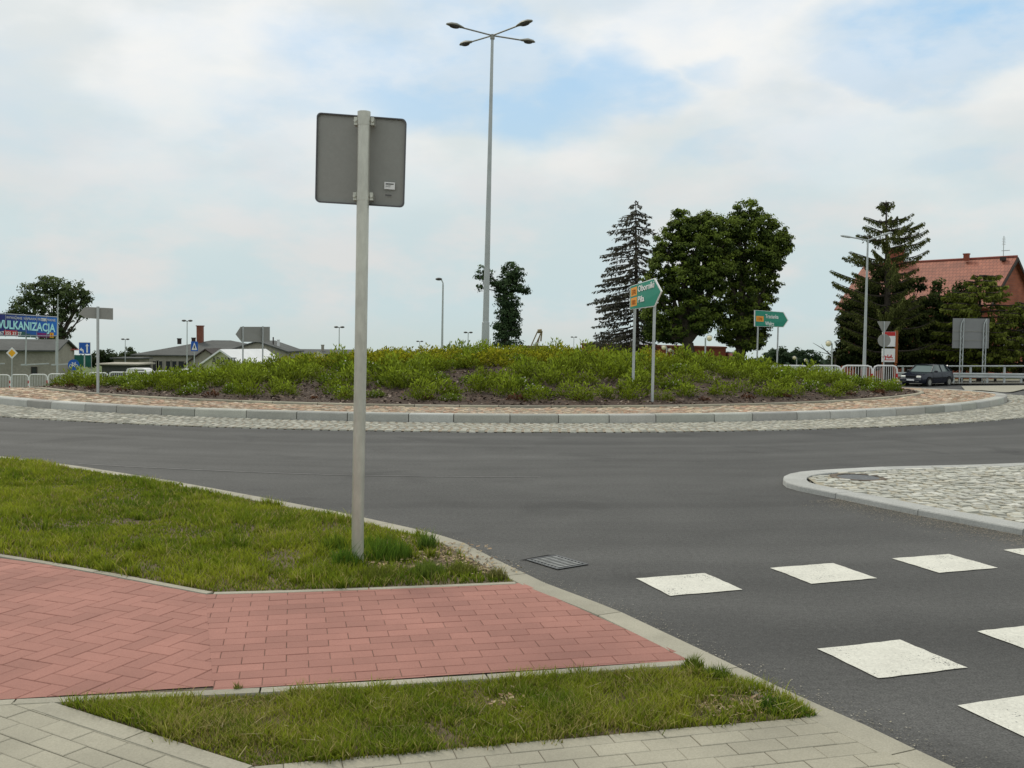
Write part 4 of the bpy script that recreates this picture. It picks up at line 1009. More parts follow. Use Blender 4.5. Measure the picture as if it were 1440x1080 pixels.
for k in range(15):
    t = (k + .35) / 15; c = gz(t, 515, 514.5); px, Yk = gl(t); p = foot(px, Yk) - b
    m = MB(); m.box((c.x, c.y + .08, (c.z + p.z) / 2 - .1), (.12, .1, c.z - p.z + .2)) if k % 2 == 0 else m.box((c.x, c.y + .08, (c.z * .3 + p.z * .7) - .1), (.12, .1, (c.z - p.z) * .62)); m.build('post', M['galv2'], r_)
# far pavements beyond the ring on the right
def gsheet(name, px, off, m_, nx=14):
    """quad strip from picture points (top line, bottom line)"""
    A, B = px; V = []; F = []
    a = [gp(x, y, 0) for x, y in A]; b2 = [gp(x, y, 0) for x, y in B]
    A_, _ = resample(a, nx); B_, _ = resample(b2, nx); K = 6
    for i in range(nx):
        for k in range(K + 1): q = A_[i].lerp(B_[i], k / K); V.append((q.x, q.y, G(q.x, q.y) + off))
    for i in range(nx - 1):
        for k in range(K): a0 = i * (K + 1) + k; F.append((a0, a0 + 1, a0 + K + 2, a0 + K + 1))
    o = mesh_np(name, V, F, m_); bm = bmesh.new(); bm.from_mesh(o.data); bmesh.ops.recalc_face_normals(bm, faces=bm.faces); bm.to_mesh(o.data); bm.free(); return structure(o)
M['farpave'] = mat('far_paving', (.33, .315, .25), .9, n=1, amt=.12, n2=6, amt2=.1)
gsheet('far_paving', (((1262, 535.5), (1400, 535), (1520, 534.5)), ((1262, 540), (1400, 539.6), (1520, 539.2))), .07, M['farpave'])
gsheet('far_kerb', (((1262, 540), (1400, 539.6), (1520, 539.2)), ((1262, 541.3), (1400, 541), (1520, 540.6))), .068, M['granite'] if False else mat('far_kerb_dark', (.16, .155, .13), .9))
gsheet('far_island_paving', (((1352, 544.3), (1440, 543.2), (1520, 542.8)), ((1372, 550.5), (1440, 548.3), (1520, 547.2))), .06, M['farpave'])
gsheet('far_verge', (((1255, 528), (1400, 527), (1560, 526)), ((1262, 535.5), (1400, 535), (1520, 534.5))), .05, mat('far_verge_grass', (.10, .12, .03), .95, n=2, amt=.4))

# ------------------------------------------------------------------ car
def make_car(loc, rz, label):
    r = empty('parked_car', loc, rz, label, 'car')
    r.name = 'car'
    # stations along x (front at -x); (x, zlow, zbelt, half width low, half width belt)
    st = [(-2.0, .36, .62, .60, .58), (-1.95, .24, .70, .76, .70), (-1.7, .22, .78, .82, .76), (-1.2, .20, .86, .84, .79), (-.75, .20, .93, .845, .80), (.2, .20, .95, .85, .81), (1.1, .20, .96, .85, .81), (1.6, .22, .97, .83, .78), (1.92, .26, .96, .78, .70), (2.0, .38, .90, .66, .60)]
    V = []; F = []; n = 8
    for (x, zl, zb, wl, wb) in st:
        zm = (zl + zb) / 2
        V += [(x, -wl * .92, zl), (x, -wl, zl + .12), (x, -wl, zm + .04), (x, -wb, zb), (x, wb, zb), (x, wl, zm + .04), (x, wl, zl + .12), (x, wl * .92, zl)]
    for i in range(len(st) - 1):
        for k in range(n): F.append((i * n + k, i * n + (k + 1) % n, (i + 1) * n + (k + 1) % n, (i + 1) * n + k))
    F += [tuple(range(n - 1, -1, -1)), tuple(range(len(V) - n, len(V)))]
    mb = MB(); mb.add(V, F); body = mb.build('body', M['carpaint'], r, smooth=True)
    # greenhouse glass
    gs = [(-.85, .93, .70, .93, .70), (-.28, .95, .79, 1.36, .60), (.0, .95, .79, 1.39, .61), (.9, .96, .79, 1.38, .60), (1.35, .96, .77, 1.32, .57), (1.78, .965, .70, 1.0, .66)]
    V = []; F = []
    for (x, zb, wb, zt, wt) in gs: V += [(x, -wb, zb - .02), (x, -wt, zt), (x, wt, zt), (x, wb, zb - .02)]
    for i in range(len(gs) - 1):
        for k in range(3): F.append((i * 4 + k, i * 4 + k + 1, (i + 1) * 4 + k + 1, (i + 1) * 4 + k))
    mb = MB(); mb.add(V, F); mb.build('window_glass', M['carglass'], r)
    mb = MB(); V = []; F = []
    rs = [(-.34, 1.345, .60), (0, 1.40, .625), (.9, 1.395, .615), (1.36, 1.335, .59), (1.42, 1.30, .58)]
    for (x, z, w) in rs: V += [(x, -w, z - .02), (x, -w * .9, z + .02), (x, w * .9, z + .02), (x, w, z - .02)]
    for i in range(4):
        for k in range(3): F.append((i * 4 + k, i * 4 + k + 1, (i + 1) * 4 + k + 1, (i + 1) * 4 + k))
    mb.add(V, F); mb.build('roof', M['carpaint'], r, smooth=True)
    mb = MB()
    for s in (-1, 1):
        mb.tube([(-.88, s * .74, .92), (-.34, s * .61, 1.36)], .03, 6); mb.tube([(.35, s * .80, .94), (.32, s * .62, 1.39)], .035, 6); mb.tube([(1.30, s * .79, .95), (1.0, s * .61, 1.38)], .05, 6); mb.tube([(1.80, s * .70, .95), (1.40, s * .585, 1.32)], .06, 6)
    mb.build('pillar', M['carpaint'], r)
    for (x, s) in ((-1.25, -1), (-1.25, 1), (1.22, -1), (1.22, 1)):
        mb = MB(); mb.tube([(x, s * .66, .29), (x, s * .865, .29)], .30, 24); wq = mb.build('wheel', M['rubber'], r)
        mb = MB(); mb.tube([(x, s * .86, .29), (x, s * .872, .29)], .18, 16); mb.build('rim', M['lampgrey'], wq)
        mb = MB()
        for i in range(12):
            a0 = PI * i / 12; a1 = PI * (i + 1) / 12
            mb.add([(x + .30 * math.cos(a0), s * .853, .29 + .30 * math.sin(a0)), (x + .30 * math.cos(a1), s * .853, .29 + .30 * math.sin(a1)), (x + .37 * math.cos(a1), s * .856, .29 + .37 * math.sin(a1)), (x + .37 * math.cos(a0), s * .856, .29 + .37 * math.sin(a0))], [(0, 1, 2, 3)])
        mb.build('wheel_arch', M['dark'], r)
    for s in (-1, 1):
        mb = MB(); mb.box((-1.965, s * .52, .63), (.09, .30, .15), bev=.03); mb.build('headlight', M['chrome'], r)
        mb = MB(); mb.box((-2.01, s * .45, .36), (.04, .22, .07), bev=.01); mb.build('fog_light', M['chrome'], r)
        mb = MB(); mb.box((-.62, s * .93, .98), (.10, .20, .13), bev=.03); mb.build('mirror', M['carpaint'], r)
        mb = MB(); mb.box((1.96, s * .60, .80), (.10, .20, .22), bev=.03); mb.build('tail_light', M['red'], r)
    mb = MB(); mb.box((-2.0, 0, .63), (.05, .72, .11)); mb.build('grille', M['dark'], r)
    mb = MB(); mb.box((-1.98, 0, .42), (.14, 1.45, .22), bev=.05); mb.build('bumper', M['carpaint'], r)
    mb = MB(); mb.box((-2.06, 0, .44), (.02, .50, .11)); mb.build('license_plate', M['white'], r)
    mb = MB()
    for s in (-1, 1):
        for x in (-.78, .36): mb.box((x, s * .852, .58), (.012, .004, .62))
        mb.box((-.2, s * .853, .56), (2.6, .006, .05))
    mb.build('door_seam', M['dark'], r)
    return r
YC = 63.5; pc = foot(1304, YC)
car = make_car(pc, 0, 'dark blue hatchback car on the far side of the roundabout before the guardrail')
car.rotation_euler = (0, 0, math.radians(39)); cs = (at(1304, 511, YC).z - pc.z) / 1.42; car.scale = (cs * .97,) * 3

# vans behind the left railings
def make_van(px0, px1, pyt, Y, label):
    a = at(px0, pyt, Y); bq = at(px1, pyt, Y); p = foot((px0 + px1) / 2, Y); L = bq.x - a.x; Hv = a.z - p.z
    r = empty('van', p, 0, label, 'van')
    mb = MB(); mb.prism([(-L / 2, .3), (L / 2, .3), (L / 2, Hv * .55), (L / 2 - .35, Hv * .62), (L / 2 - .9, Hv - .05), (L / 2 - 1.1, Hv), (-L / 2 + .1, Hv), (-L / 2, Hv - .15)], -.9, .9); mb.build('body', M['vanwhite'], r)
    mb = MB(); mb.prism([(L / 2 - .45, Hv * .63), (L / 2 - .95, Hv - .15), (L / 2 - 1.8, Hv - .15), (L / 2 - 1.8, Hv * .63)], -.92, -.905); mb.build('window', M['glassdark'], r)
    for x in (-L / 2 + .7, L / 2 - .8):
        mb = MB(); mb.tube([(x, -.93, .33), (x, -.7, .33)], .33, 18); mb.build('wheel', M['rubber'], r)
    return r
make_van(183, 222, 517.5, 90, 'white van behind the railings at the left, before the long grey hall')
make_van(257, 289, 518.6, 84, 'white van whose roof shows over the shrubs below the gabled shed')

# ------------------------------------------------------------------ buildings
def recalc(o):
    bm = bmesh.new(); bm.from_mesh(o.data); bmesh.ops.recalc_face_normals(bm, faces=bm.faces); bm.to_mesh(o.data); bm.free(); return o
def hull_part(name, V, F, m_, r, b): mb = MB(); mb.add([Vector(v) - b for v in V], F); return recalc(mb.build(name, m_, r))
def gable_house(label, A, B, depth, zb, ze, rise, mw, mr, along=True, over=.35, name='building', cat='building', hip=False, roof_t=.14):
    """A,B: front eave corners (world xy). Ridge parallel to A-B (along) or perpendicular. """
    A = Vector((A[0], A[1])); B = Vector((B[0], B[1])); u = (B - A).normalized(); v = Vector((-u.y, u.x)); 
    if v.y < 0: v = -v
    L = (B - A).length; b = Vector(((A.x + B.x) / 2, (A.y + B.y) / 2, zb)); r = empty(name, b, math.atan2(u.y, u.x), label, cat)
    h = ze - zb; D = depth; s = 1  # local: x along u, y along v, z up
    mb = MB()
    if along:
        hx = 0 if not hip else D / 2
        if hip:
            mb.add([(-L / 2, 0, 0), (L / 2, 0, 0), (L / 2, D, 0), (-L / 2, D, 0), (-L / 2, 0, h), (L / 2, 0, h), (L / 2, D, h), (-L / 2, D, h)], [(0, 1, 5, 4), (1, 2, 6, 5), (2, 3, 7, 6), (3, 0, 4, 7)])
        else:
            mb.add([(-L / 2, 0, 0), (L / 2, 0, 0), (L / 2, D, 0), (-L / 2, D, 0), (-L / 2, 0, h), (L / 2, 0, h), (L / 2, D, h), (-L / 2, D, h), (-L / 2, D / 2, h + rise - .05), (L / 2, D / 2, h + rise - .05)],
                   [(0, 1, 5, 4), (1, 2, 6, 9, 5), (2, 3, 7, 6), (3, 0, 4, 8, 7)])
        recalc(mb.build('wall', mw, r))
        o = over; k = rise / (D / 2) * o
        P_ = [(-L / 2 - o, -o, h - k), (L / 2 + o, -o, h - k), (L / 2 + o - (hx + o if hip else 0), D / 2, h + rise), (-L / 2 - o + (hx + o if hip else 0), D / 2, h + rise), (L / 2 + o, D + o, h - k), (-L / 2 - o, D + o, h - k)]
        t = roof_t; n = 6; V = P_ + [(x, y, z + t) for x, y, z in P_]
        Q_ = [(0, 1, 2, 3), (3, 2, 4, 5)] + ([(1, 4, 2), (0, 3, 5)] if hip else [])
        F = [tuple(i + 6 for i in f) for f in Q_] + [tuple(reversed(f)) for f in Q_] + [(0, 1, 7, 6), (4, 5, 11, 10)] + ([(1, 4, 10, 7), (5, 0, 6, 11)] if hip else [(1, 2, 8, 7), (2, 4, 10, 8), (5, 3, 9, 11), (3, 0, 6, 9)])
        mb = MB(); mb.add(V, F); rf = recalc(mb.build('roof', mr, r))
    else:                                               # gable faces front
        mb.add([(-L / 2, 0, 0), (L / 2, 0, 0), (L / 2, D, 0), (-L / 2, D, 0), (-L / 2, 0, h), (L / 2, 0, h), (L / 2, D, h), (-L / 2, D, h), (0, 0, h + rise - .05), (0, D, h + rise - .05)],
               [(0, 1, 5, 8, 4), (1, 2, 6, 5), (2, 3, 7, 9, 6), (3, 0, 4, 7)])
        recalc(mb.build('wall', mw, r)); o = over; k = rise / (L / 2) * o; t = roof_t
        P_ = [(-L / 2 - o, -o, h - k), (0, -o, h + rise), (L / 2 + o, -o, h - k), (-L / 2 - o, D + o, h - k), (0, D + o, h + rise), (L / 2 + o, D + o, h - k)]; V = P_ + [(x, y, z + t) for x, y, z in P_]
        F = [(6, 7, 10, 9), (7, 8, 11, 10), (1, 0, 3, 4), (2, 1, 4, 5), (0, 1, 7, 6), (1, 2, 8, 7), (3, 9, 10, 4), (4, 10, 11, 5), (0, 6, 9, 3), (2, 5, 11, 8)]
        mb = MB(); mb.add(V, F); rf = recalc(mb.build('roof', mr, r))
    return r, rf, L
def window(r, x, z, w, h, y=-.02, frame=M['white']):
    mb = MB(); t = .07
    for (cx, cz, ww, hh) in ((x, z + h / 2 - t / 2, w, t), (x, z - h / 2 + t / 2, w, t), (x - w / 2 + t / 2, z, t, h - 2 * t), (x + w / 2 - t / 2, z, t, h - 2 * t)): mb.box((cx, y, cz), (ww, .08, hh))
    o = mb.build('window', frame, r); mb = MB(); mb.box((x, y + .01, z), (w - 2 * t, .03, h - 2 * t)); mb.build('pane', M['glassdark'], o); return o
# grey garage on the far left
Y = 96; pe = at(82, 493.5, Y); p0 = at(-140, 490, Y - 3); zb = G(pe.x, Y) - .1
rg, rf, L = gable_house('flat grey garage building under the blue billboard', (p0.x, Y - 3), (pe.x - .3, Y), 9, zb, pe.z, .95, M['plaster'], M['roofgrey'], over=.35)
window(rg, L / 2 - (82 - 54.5) / FPX * Y, at(54, 521, Y).z - zb, .55, .75, y=-.03, frame=M['fascia'])
# red curved canopy sheet behind the garage roof
b = foot(70, 104); r_ = empty('canopy', b, 0, 'faded red curved canopy rising behind the garage roof', 'canopy')
m = MB(); cv = [at(x, y, 100) - b for x, y in ((54, 484), (58, 480.5), (63, 480), (69, 483), (76, 488), (82, 493))]
for i in range(5): a, c = cv[i], cv[i + 1]; m.add([a, c, c + Vector((0, 5, 0)), a + Vector((0, 5, 0)), a - Vector((0, 0, .35)), c - Vector((0, 0, .35))], [(0, 1, 2, 3), (4, 5, 1, 0)])
m.build('sheet', M['canopyred'], r_)
m = MB(); m.tube([cv[1] + Vector((0, 2.5, 0)), (cv[1].x, 2, -.2)], .08); m.tube([cv[4] + Vector((0, 2.5, 0)), (cv[4].x, 2, -.2)], .08); m.build('post', M['galv2'], r_)
# billboard
def bb(px, py): Y = 88 + (px - 0) * .03; return at(px, py, Y)
b = foot(36, 91); r_ = empty('billboard', b, 0, 'long blue billboard reading WULKANIZACJA above the grey garage', 'billboard')
c = [bb(-42, 438.5) - b, bb(81, 446) - b, bb(81, 472.5) - b, bb(-42, 471.3) - b]
nrm = (c[1] - c[0]).cross(c[3] - c[0]).normalized(); nrm = -nrm if nrm.y > 0 else nrm
m = MB(); m.add(c + [p - nrm * .12 for p in c], [(3, 2, 1, 0), (4, 5, 6, 7), (0, 1, 5, 4), (1, 2, 6, 5), (2, 3, 7, 6), (3, 0, 4, 7)]); 
def bgrad():
    m_ = bpy.data.materials.new('billboard_blue'); m_.use_nodes = True; nt = m_.node_tree; tc = nd(nt, 'ShaderNodeTexCoord'); sp = nd(nt, 'ShaderNodeSeparateXYZ'); mr = nd(nt, 'ShaderNodeMapRange'); cr = nd(nt, 'ShaderNodeValToRGB')
    nt.links.new(tc.outputs['Object'], sp.inputs[0]); nt.links.new(sp.outputs[0], mr.inputs[0]); mr.inputs[1].default_value = c[0].x; mr.inputs[2].default_value = c[1].x
    nt.links.new(mr.outputs[0], cr.inputs[0]); cr.color_ramp.elements[0].color = (.02, .015, .16, 1); cr.color_ramp.elements[0].position = .3; cr.color_ramp.elements[1].color = (.012, .17, .62, 1)
    nt.links.new(cr.outputs[0], nt.nodes['Principled BSDF'].inputs['Base Color']); return m_
pn = recalc(m.build('panel', bgrad(), r_))
u = (c[1] - c[0]); v = (c[3] - c[0]); W_, H_ = u.length, v.length; Mx = Matrix((u.normalized(), -v.normalized(), nrm)).transposed().to_4x4()
def bt(body, s, t_, size, m_, sx=1., bold=.0, nm='lettering'):
    o = text(body, size, m_, pn, (0, 0, 0), rx=0, sx=sx, ext=.01, bold=bold, name=nm); o.data.transform(Matrix.Translation(c[0] + u * s + v * t_ + nrm * .03) @ Mx); return o
cyan = mat('pale_cyan_ink', (.45, .85, .9), .5)
lx = lambda px: (bb(px, 458) - b - c[0]).dot(u) / (W_ * W_)
o = bt('WULKANIZACJA', 0, .66, H_ * .50, cyan, .92, .03); xsv = [v_.co.x for v_ in o.data.vertices]; wtxt = max(xsv) - min(xsv)
tgt0, tgt1 = c[0] + u * lx(-8.5), c[0] + u * lx(77.5); k = ((tgt1 - tgt0).length) / (wtxt / math.cos(math.atan2(u.y, u.x)) )
o.data.transform(Matrix.Translation(Vector((tgt0.x, 0, 0))) @ Matrix.Diagonal((k, 1, 1, 1)) @ Matrix.Translation(Vector((-min(xsv), 0, 0))))
slope = u.y / u.x
ymid = 0.
yv = [v_.co.y - (c[0].y + (v_.co.x - c[0].x) * slope) for v_ in o.data.vertices]; ymid = (min(yv) + max(yv)) / 2
bm = bmesh.new(); bm.from_mesh(o.data)
bmesh.ops.delete(bm, geom=[f for f in bm.faces if f.normal.dot(nrm) < .5], context='FACES'); bm.to_mesh(o.data); bm.free()
for v_ in o.data.vertices: v_.co.y = c[0].y + (v_.co.x - c[0].x) * slope - .07
bt('WYWAŻANIE  NAPRAWA  PROSTOWANIE', lx(8), .20, H_ * .155, M['white'], .66)
bt('TIR', lx(57), .21, H_ * .17, M['white'], .9, .02)
def bquad(x0, x1, t0, t1, m_, nm, off=.02, par=pn):
    a0, a1 = c[0] + u * lx(x0), c[0] + u * lx(x1); mb = MB(); mb.add([a0 + v * t0 + nrm * off, a1 + v * t0 + nrm * off, a1 + v * t1 + nrm * off, a0 + v * t1 + nrm * off], [(3, 2, 1, 0)]); return mb.build(nm, m_, par)
bquad(5, 24, .70, .95, mat('sport_car_red', (.5, .04, .04), .5), 'red_picture')
bt('67 255 37 27', lx(-1), .90, H_ * .2, M['white'], .8, .01, 'phone_number')
for (x0, x1, t0) in ((24.5, 35, .72), (35.5, 42, .80), (42.5, 50, .84)): bquad(x0, x1, t0, .97, mat('dim_green', (.05, .13, .12), .6), 'vehicle_picture')
bquad(52, 69, .74, .93, mat('magenta_strip', (.22, .03, .17), .5), 'logo_strip')
bquad(69.5, 75, .71, .93, M['yellow'], 'logo_badge'); bquad(71.4, 72.4, .74, .90, M['red'], 'logo_badge', .03)
m = MB()
for px in (7, 22, 36, 51, 65): a = c[0] + u * lx(px); m.tube([a + nrm * .035, a + v + nrm * .035], .02, 4)
m.tube([c[0], c[1]], .05, 4); m.tube([c[3], c[2]], .06, 4); m.build('frame', mat('frame_grey', (.35, .37, .42), .6), r_)
for px in (36, 78.5, -30):
    tq = bb(px, 472) - b; bq = bb(px, 513) - b; m = MB(); m.tube([tq + Vector((0, .12, 0)), bq], .06, 8); m.box((bq.x - .15, bq.y, bq.z), (.5, .12, .12)); m.box((bq.x, bq.y + 2.2, bq.z), (.1, 4.4, .1)); m.build('post', M['galv2'], r_)
# thin mast next to the billboard
b = foot(80, 86); t = at(81.5, 414, 86) - b; r_ = empty('mast', b, 0, 'thin tall metal mast rising beside the right end of the billboard', 'mast')
m = MB(); m.tube([(0, 0, -.1), (t.x * .5, 0, t.z * .5), (t.x, t.y, t.z)], [.09, .08, .03], 8); m.build('pole', M['galv2'], r_, smooth=True)
m = MB(); q = t * .8; m.tube([(q.x - .12, 0, q.z), (q.x + .12, 0, q.z)], .03); m.build('clamp', M['galv2'], r_)
# grey hall with hip roof and cross gable
Y = 118
A = at(190, 499, Y); B = at(384, 499, Y); zb = G(A.x, Y) - .1; rdz = at(300, 480, Y + 7).z - A.z
rh, rf, L = gable_house('long grey hall with hipped dark roof and a tall brick chimney', (A.x, Y), (B.x, Y), 14, zb, A.z, rdz, M['plaster2'], M['roofgrey'], hip=True, over=.4)
for px in (197, 207.5, 219, 224.5, 237.5, 244.5, 255): w_ = 1.0 if px > 215 else .9; window(rh, (px - 287) / FPX * Y, at(px, 519 if px > 215 else 517, Y).z - zb, .95 if px < 215 else .8, 2.0 if px > 215 else 1.1, y=-.03, frame=M['plaster2'])
def chim(par, bl, px0, px1, pyt, pyb, Yc, m_, cap=True):
    a = at(px0, pyt, Yc) ; c_ = at(px1, pyb, Yc); w = c_.x - a.x; base_ = par.location; rz = par.rotation_euler.z
    R = Matrix.Rotation(-rz, 3, 'Z'); q = R @ (Vector(((a.x + c_.x) / 2, Yc, (a.z + c_.z) / 2)) - base_)
    mb = MB(); mb.box(q, (w, w, a.z - c_.z)); 
    if cap: mb.box(q + Vector((0, 0, (a.z - c_.z) / 2 + .06)), (w * 1.2, w * 1.2, .12))
    return mb.build('chimney', m_, bl)
M['brickplain'] = mat('chimney_brick', (.22, .085, .055), .9, n=2, amt=.2)
chim(rh, rf, 277.5, 285.5, 459, 484, Y + 6, M['brickplain']); chim(rh, rf, 250, 254.5, 477, 484, Y + 6, M['fascia']); chim(rh, rf, 270, 274.5, 476, 484, Y + 6, M['fascia'])
A = at(322, 492.5, 110); B = at(402, 492.5, 110); zb = G(A.x, 110) - .1
rg2, rf2, L = gable_house('grey gabled wing behind the white roofed shed', (A.x, 110), (B.x, 110), 8, zb, A.z - .1, at(362, 479.5, 110).z - A.z, M['plaster2'], M['roofgrey'], along=False, over=.3)
chim(rg2, rf2, 383.5, 385, 474, 492, 112, M['fascia'], False); chim(rg2, rf2, 390, 393, 479, 494, 112, M['roofwhite'])
# dark gabled lean-to
A = at(263, 511, 104); B = at(316, 511, 104); zb = G(A.x, 104) - .1
gable_house('small grey building with dark verge boards next to the hall', (A.x, 104), (B.x, 104), 5, zb, A.z, at(290, 492, 104).z - A.z, M['plaster'], M['fascia'], along=False, over=.3)
# white roofed shed: gable front to the left, ridge going away to the right
A = at(281, 514.5, 96); B = at(338, 512, 93); zb = G(A.x, 96) - .1
A2 = (A.x, 96.); B2 = (B.x, 93.)
rs, rfs, L = gable_house('pale green shed with white sheet metal roof and dark lettering on its gable', A2, B2, 1, zb, A.z, at(311, 492.5, 95).z - A.z, M['palegreen'], M['roofwhite'], along=False, over=.35)
for ch in list(rs.children): bpy.data.objects.remove(ch)
def W3(px, py, Y): return at(px, py, Y) - rs.location
Ri = Matrix.Rotation(-rs.rotation_euler.z, 3, 'Z')
def hp(name, V, F, m_): mb = MB(); mb.add([Ri @ v for v in V], F); return recalc(mb.build(name, m_, rs))
fl, fp, fr = W3(283, 514, 96), W3(311.5, 494, 95), W3(336, 511, 94)
bk = Vector((8.5 + 3.2, 16, 0)) * .62
hz = zb - rs.location.z
V = [Vector((fl.x, fl.y, hz)), fl, fp, fr, Vector((fr.x, fr.y, hz))]; V += [p + bk for p in V]
hp('wall', V, [(0, 1, 2, 3, 4), (5, 6, 7, 8, 9), (0, 1, 6, 5), (4, 3, 8, 9)], M['palegreen'])
up_ = Vector((0, 0, .10)); e_l = fl + (fl - fp) * .06; e_r = fr + (fr - fp) * .10; back = W3(374, 493.2, 103.5) - fp
fwd = -back.normalized() * .3
R8 = [e_l + fwd, fp + fwd, e_r + fwd, e_r + back, fp + back, e_l + back]; V = [p + Vector((0, 0, .02)) for p in R8] + [p + up_ * 2 for p in R8]
hp('roof', V, [(0, 1, 4, 5), (1, 2, 3, 4), (6, 7, 10, 11), (7, 8, 9, 10), (0, 1, 7, 6), (1, 2, 8, 7), (2, 3, 9, 8), (5, 0, 6, 11), (3, 4, 10, 9), (4, 5, 11, 10)], M['roofwhite'])
o = text('ARAWT', .95, M['black'], rs, (0, 0, 0), rx=PI / 2, sx=1.0, ext=.01)
o.data.transform(Matrix.Translation(Ri @ (W3(298.5, 511.5, 95.3) + Vector((0, -.15, 0)))) @ Matrix.Rotation(math.radians(0), 4, 'Z'))
# low flat shed behind the railings
Y = 100; A = at(139, 513, Y); B = at(194, 513, Y); zb = G(A.x, Y) - .1
b = Vector(((A.x + B.x) / 2, Y, zb)); r_ = empty('shed', b, 0, 'low dark shed with a thin pale flat roof left of the long hall', 'shed')
m = MB(); m.box((0, 2, (A.z - zb) / 2), (B.x - A.x - .6, 4, A.z - zb)); m.build('wall', M['roofgrey'], r_)
m = MB(); m.box((0, 2, A.z - zb + .08), (B.x - A.x + .3, 5, .14)); m.build('roof', mat('pale_flat_roof', (.42, .39, .32), .8), r_)
Y = 112; A = at(160, 505, Y); B = at(196, 505, Y); zb = G(A.x, Y) - .1; b = Vector(((A.x + B.x) / 2, Y, zb)); r_ = empty('shed', b, 0, 'grey brown outbuilding against the left end of the long hall', 'shed')
m = MB(); m.box((0, 1.5, (A.z - zb) / 2), (B.x - A.x, 3, A.z - zb)); m.build('wall', M['plaster'], r_); m = MB(); m.box((0, 1.5, A.z - zb + .1), (B.x - A.x + .5, 4, .18)); m.build('roof', M['roofgrey'], r_)
# long low building behind the mound
Y = 125; A = at(395, 496, Y); B = at(505, 497, Y); zb = G(A.x, Y) - .1
rl, rfl, L = gable_house('long low dark roofed building behind the crest of the mound', (A.x, Y), (B.x, Y), 8, zb, A.z - .2, .5, M['fascia'], M['roofgrey'], over=.2)
for px in (418, 428, 440): window(rl, (px - 450) / FPX * Y, at(px, 502, Y).z - zb, .9, .6, y=-.03, frame=M['brickplain'])
chim(rl, rfl, 452, 455.5, 486, 496, Y + 2, M['plaster'])
# low brick building centre right
Y = 112; A = at(818, 485, Y); B = at(1021, 490, Y - 6); zb = G(A.x, Y) - .2; b = Vector(((A.x + B.x) / 2, Y - 3, zb)); r_ = empty('building', b, 0, 'long low red brick building with pale roof behind the direction sign', 'building')
h1, h2 = A.z - zb, B.z - zb; u_ = Vector((B.x - A.x, -6, 0)) / 2; dv = Vector((.8, 9, 0))
m = MB(); q = [-u_, u_, u_ + dv, -u_ + dv]; V = [tuple(p) for p in q] + [(q[0].x, q[0].y, h1), (q[1].x, q[1].y, h2), (q[2].x, q[2].y, h2), (q[3].x, q[3].y, h1)]
m.add(V, [(0, 1, 5, 4), (1, 2, 6, 5), (2, 3, 7, 6), (3, 0, 4, 7), (4, 5, 6, 7)]); recalc(m.build('wall', M['brick2'], r_))
m = MB(); m.add([(V[4][0] - .1, V[4][1] - .1, h1), (V[5][0] + .1, V[5][1] - .1, h2), (V[5][0] + .1, V[5][1] - .1, h2 + .18), (V[4][0] - .1, V[4][1] - .1, h1 + .18), (V[7][0] - .1, V[7][1], h1 + .18), (V[6][0] + .1, V[6][1], h2 + .18)], [(0, 1, 2, 3), (3, 2, 5, 4)]); recalc(m.build('coping', M['brickplain'], r_))
# pale roof rising behind
pr4 = [at(848, 487, 114) - b, at(920, 488, 112) - b, at(920, 467, 118) - b, at(872, 466, 120) - b]
m = MB(); m.add(pr4, [(0, 1, 2, 3)]); m.add([p + Vector((0, 6, -2.0)) for p in (pr4[2], pr4[3])] + [pr4[2], pr4[3]], [(0, 1, 3, 2)]); m.build('roof', M['roofpale'], r_)
# small pinkish gable
Y = 104; b = foot(1036, Y); r_ = empty('shed', b, 0, 'small pinkish gable right of the low brick building between the tree trunks', 'shed')
c = [at(x, y, Y) - b for x, y in ((1030, 512), (1030, 497), (1035, 496), (1046, 505), (1046, 512))]
m = MB(); n = 5; V = [tuple(p) for p in c] + [tuple(p + Vector((0, 4, 0))) for p in c]; m.add(V, [tuple(range(n)), tuple(range(2 * n - 1, n - 1, -1))] + [(i, i + n, (i + 1) % n + n, (i + 1) % n) for i in range(n)]); recalc(m.build('wall', mat('pink_plaster', (.42, .17, .15), .9), r_))
m = MB(); m.add([c[1], c[2], c[3], c[3] + Vector((0, 4, .08)), c[2] + Vector((0, 4, .08)), c[1] + Vector((0, 4, .08))], [(0, 1, 4, 5), (1, 2, 3, 4)]); recalc(m.build('roof', M['fascia'], r_))
# red roofed house on the right
Cc = at(1394, 420, 78); Aa = at(1180, 437, 88); b = Vector((Cc.x, Cc.y, G(Cc.x, Cc.y) - .2)); u_ = Vector((Aa.x - Cc.x, Aa.y - Cc.y, 0)); Lh = u_.length; u_.normalize(); v_ = Vector((-u_.y, u_.x, 0)); v_ = -v_ if v_.y < 0 else v_
r_ = empty('house', b, math.atan2(u_.y, u_.x), 'red tiled house with brick gable half hidden by conifers on the right', 'house')
ze = (Cc.z + Aa.z) / 2 - b.z; Dh = 9.0; rise = (at(1428, 361.5, 81.3).z - b.z) - ze
sgn = 1 if Matrix.Rotation(-math.atan2(u_.y, u_.x), 3, 'Z') @ v_ and (Matrix.Rotation(-math.atan2(u_.y, u_.x), 3, 'Z') @ v_).y > 0 else -1
def hv(x, y, z): return (x, y * sgn, z)
m = MB(); m.add([hv(.3, .3, 0), hv(Lh, .3, 0), hv(Lh, Dh, 0), hv(.3, Dh, 0), hv(.3, .3, ze), hv(Lh, .3, ze), hv(Lh, Dh, ze), hv(.3, Dh, ze), hv(.3, Dh / 2, ze + rise - .1), hv(Lh, Dh / 2, ze + rise - .1)], [(0, 1, 5, 4), (1, 2, 6, 9, 5), (2, 3, 7, 6), (3, 0, 4, 8, 7)]); recalc(m.build('wall', M['brick'], r_))
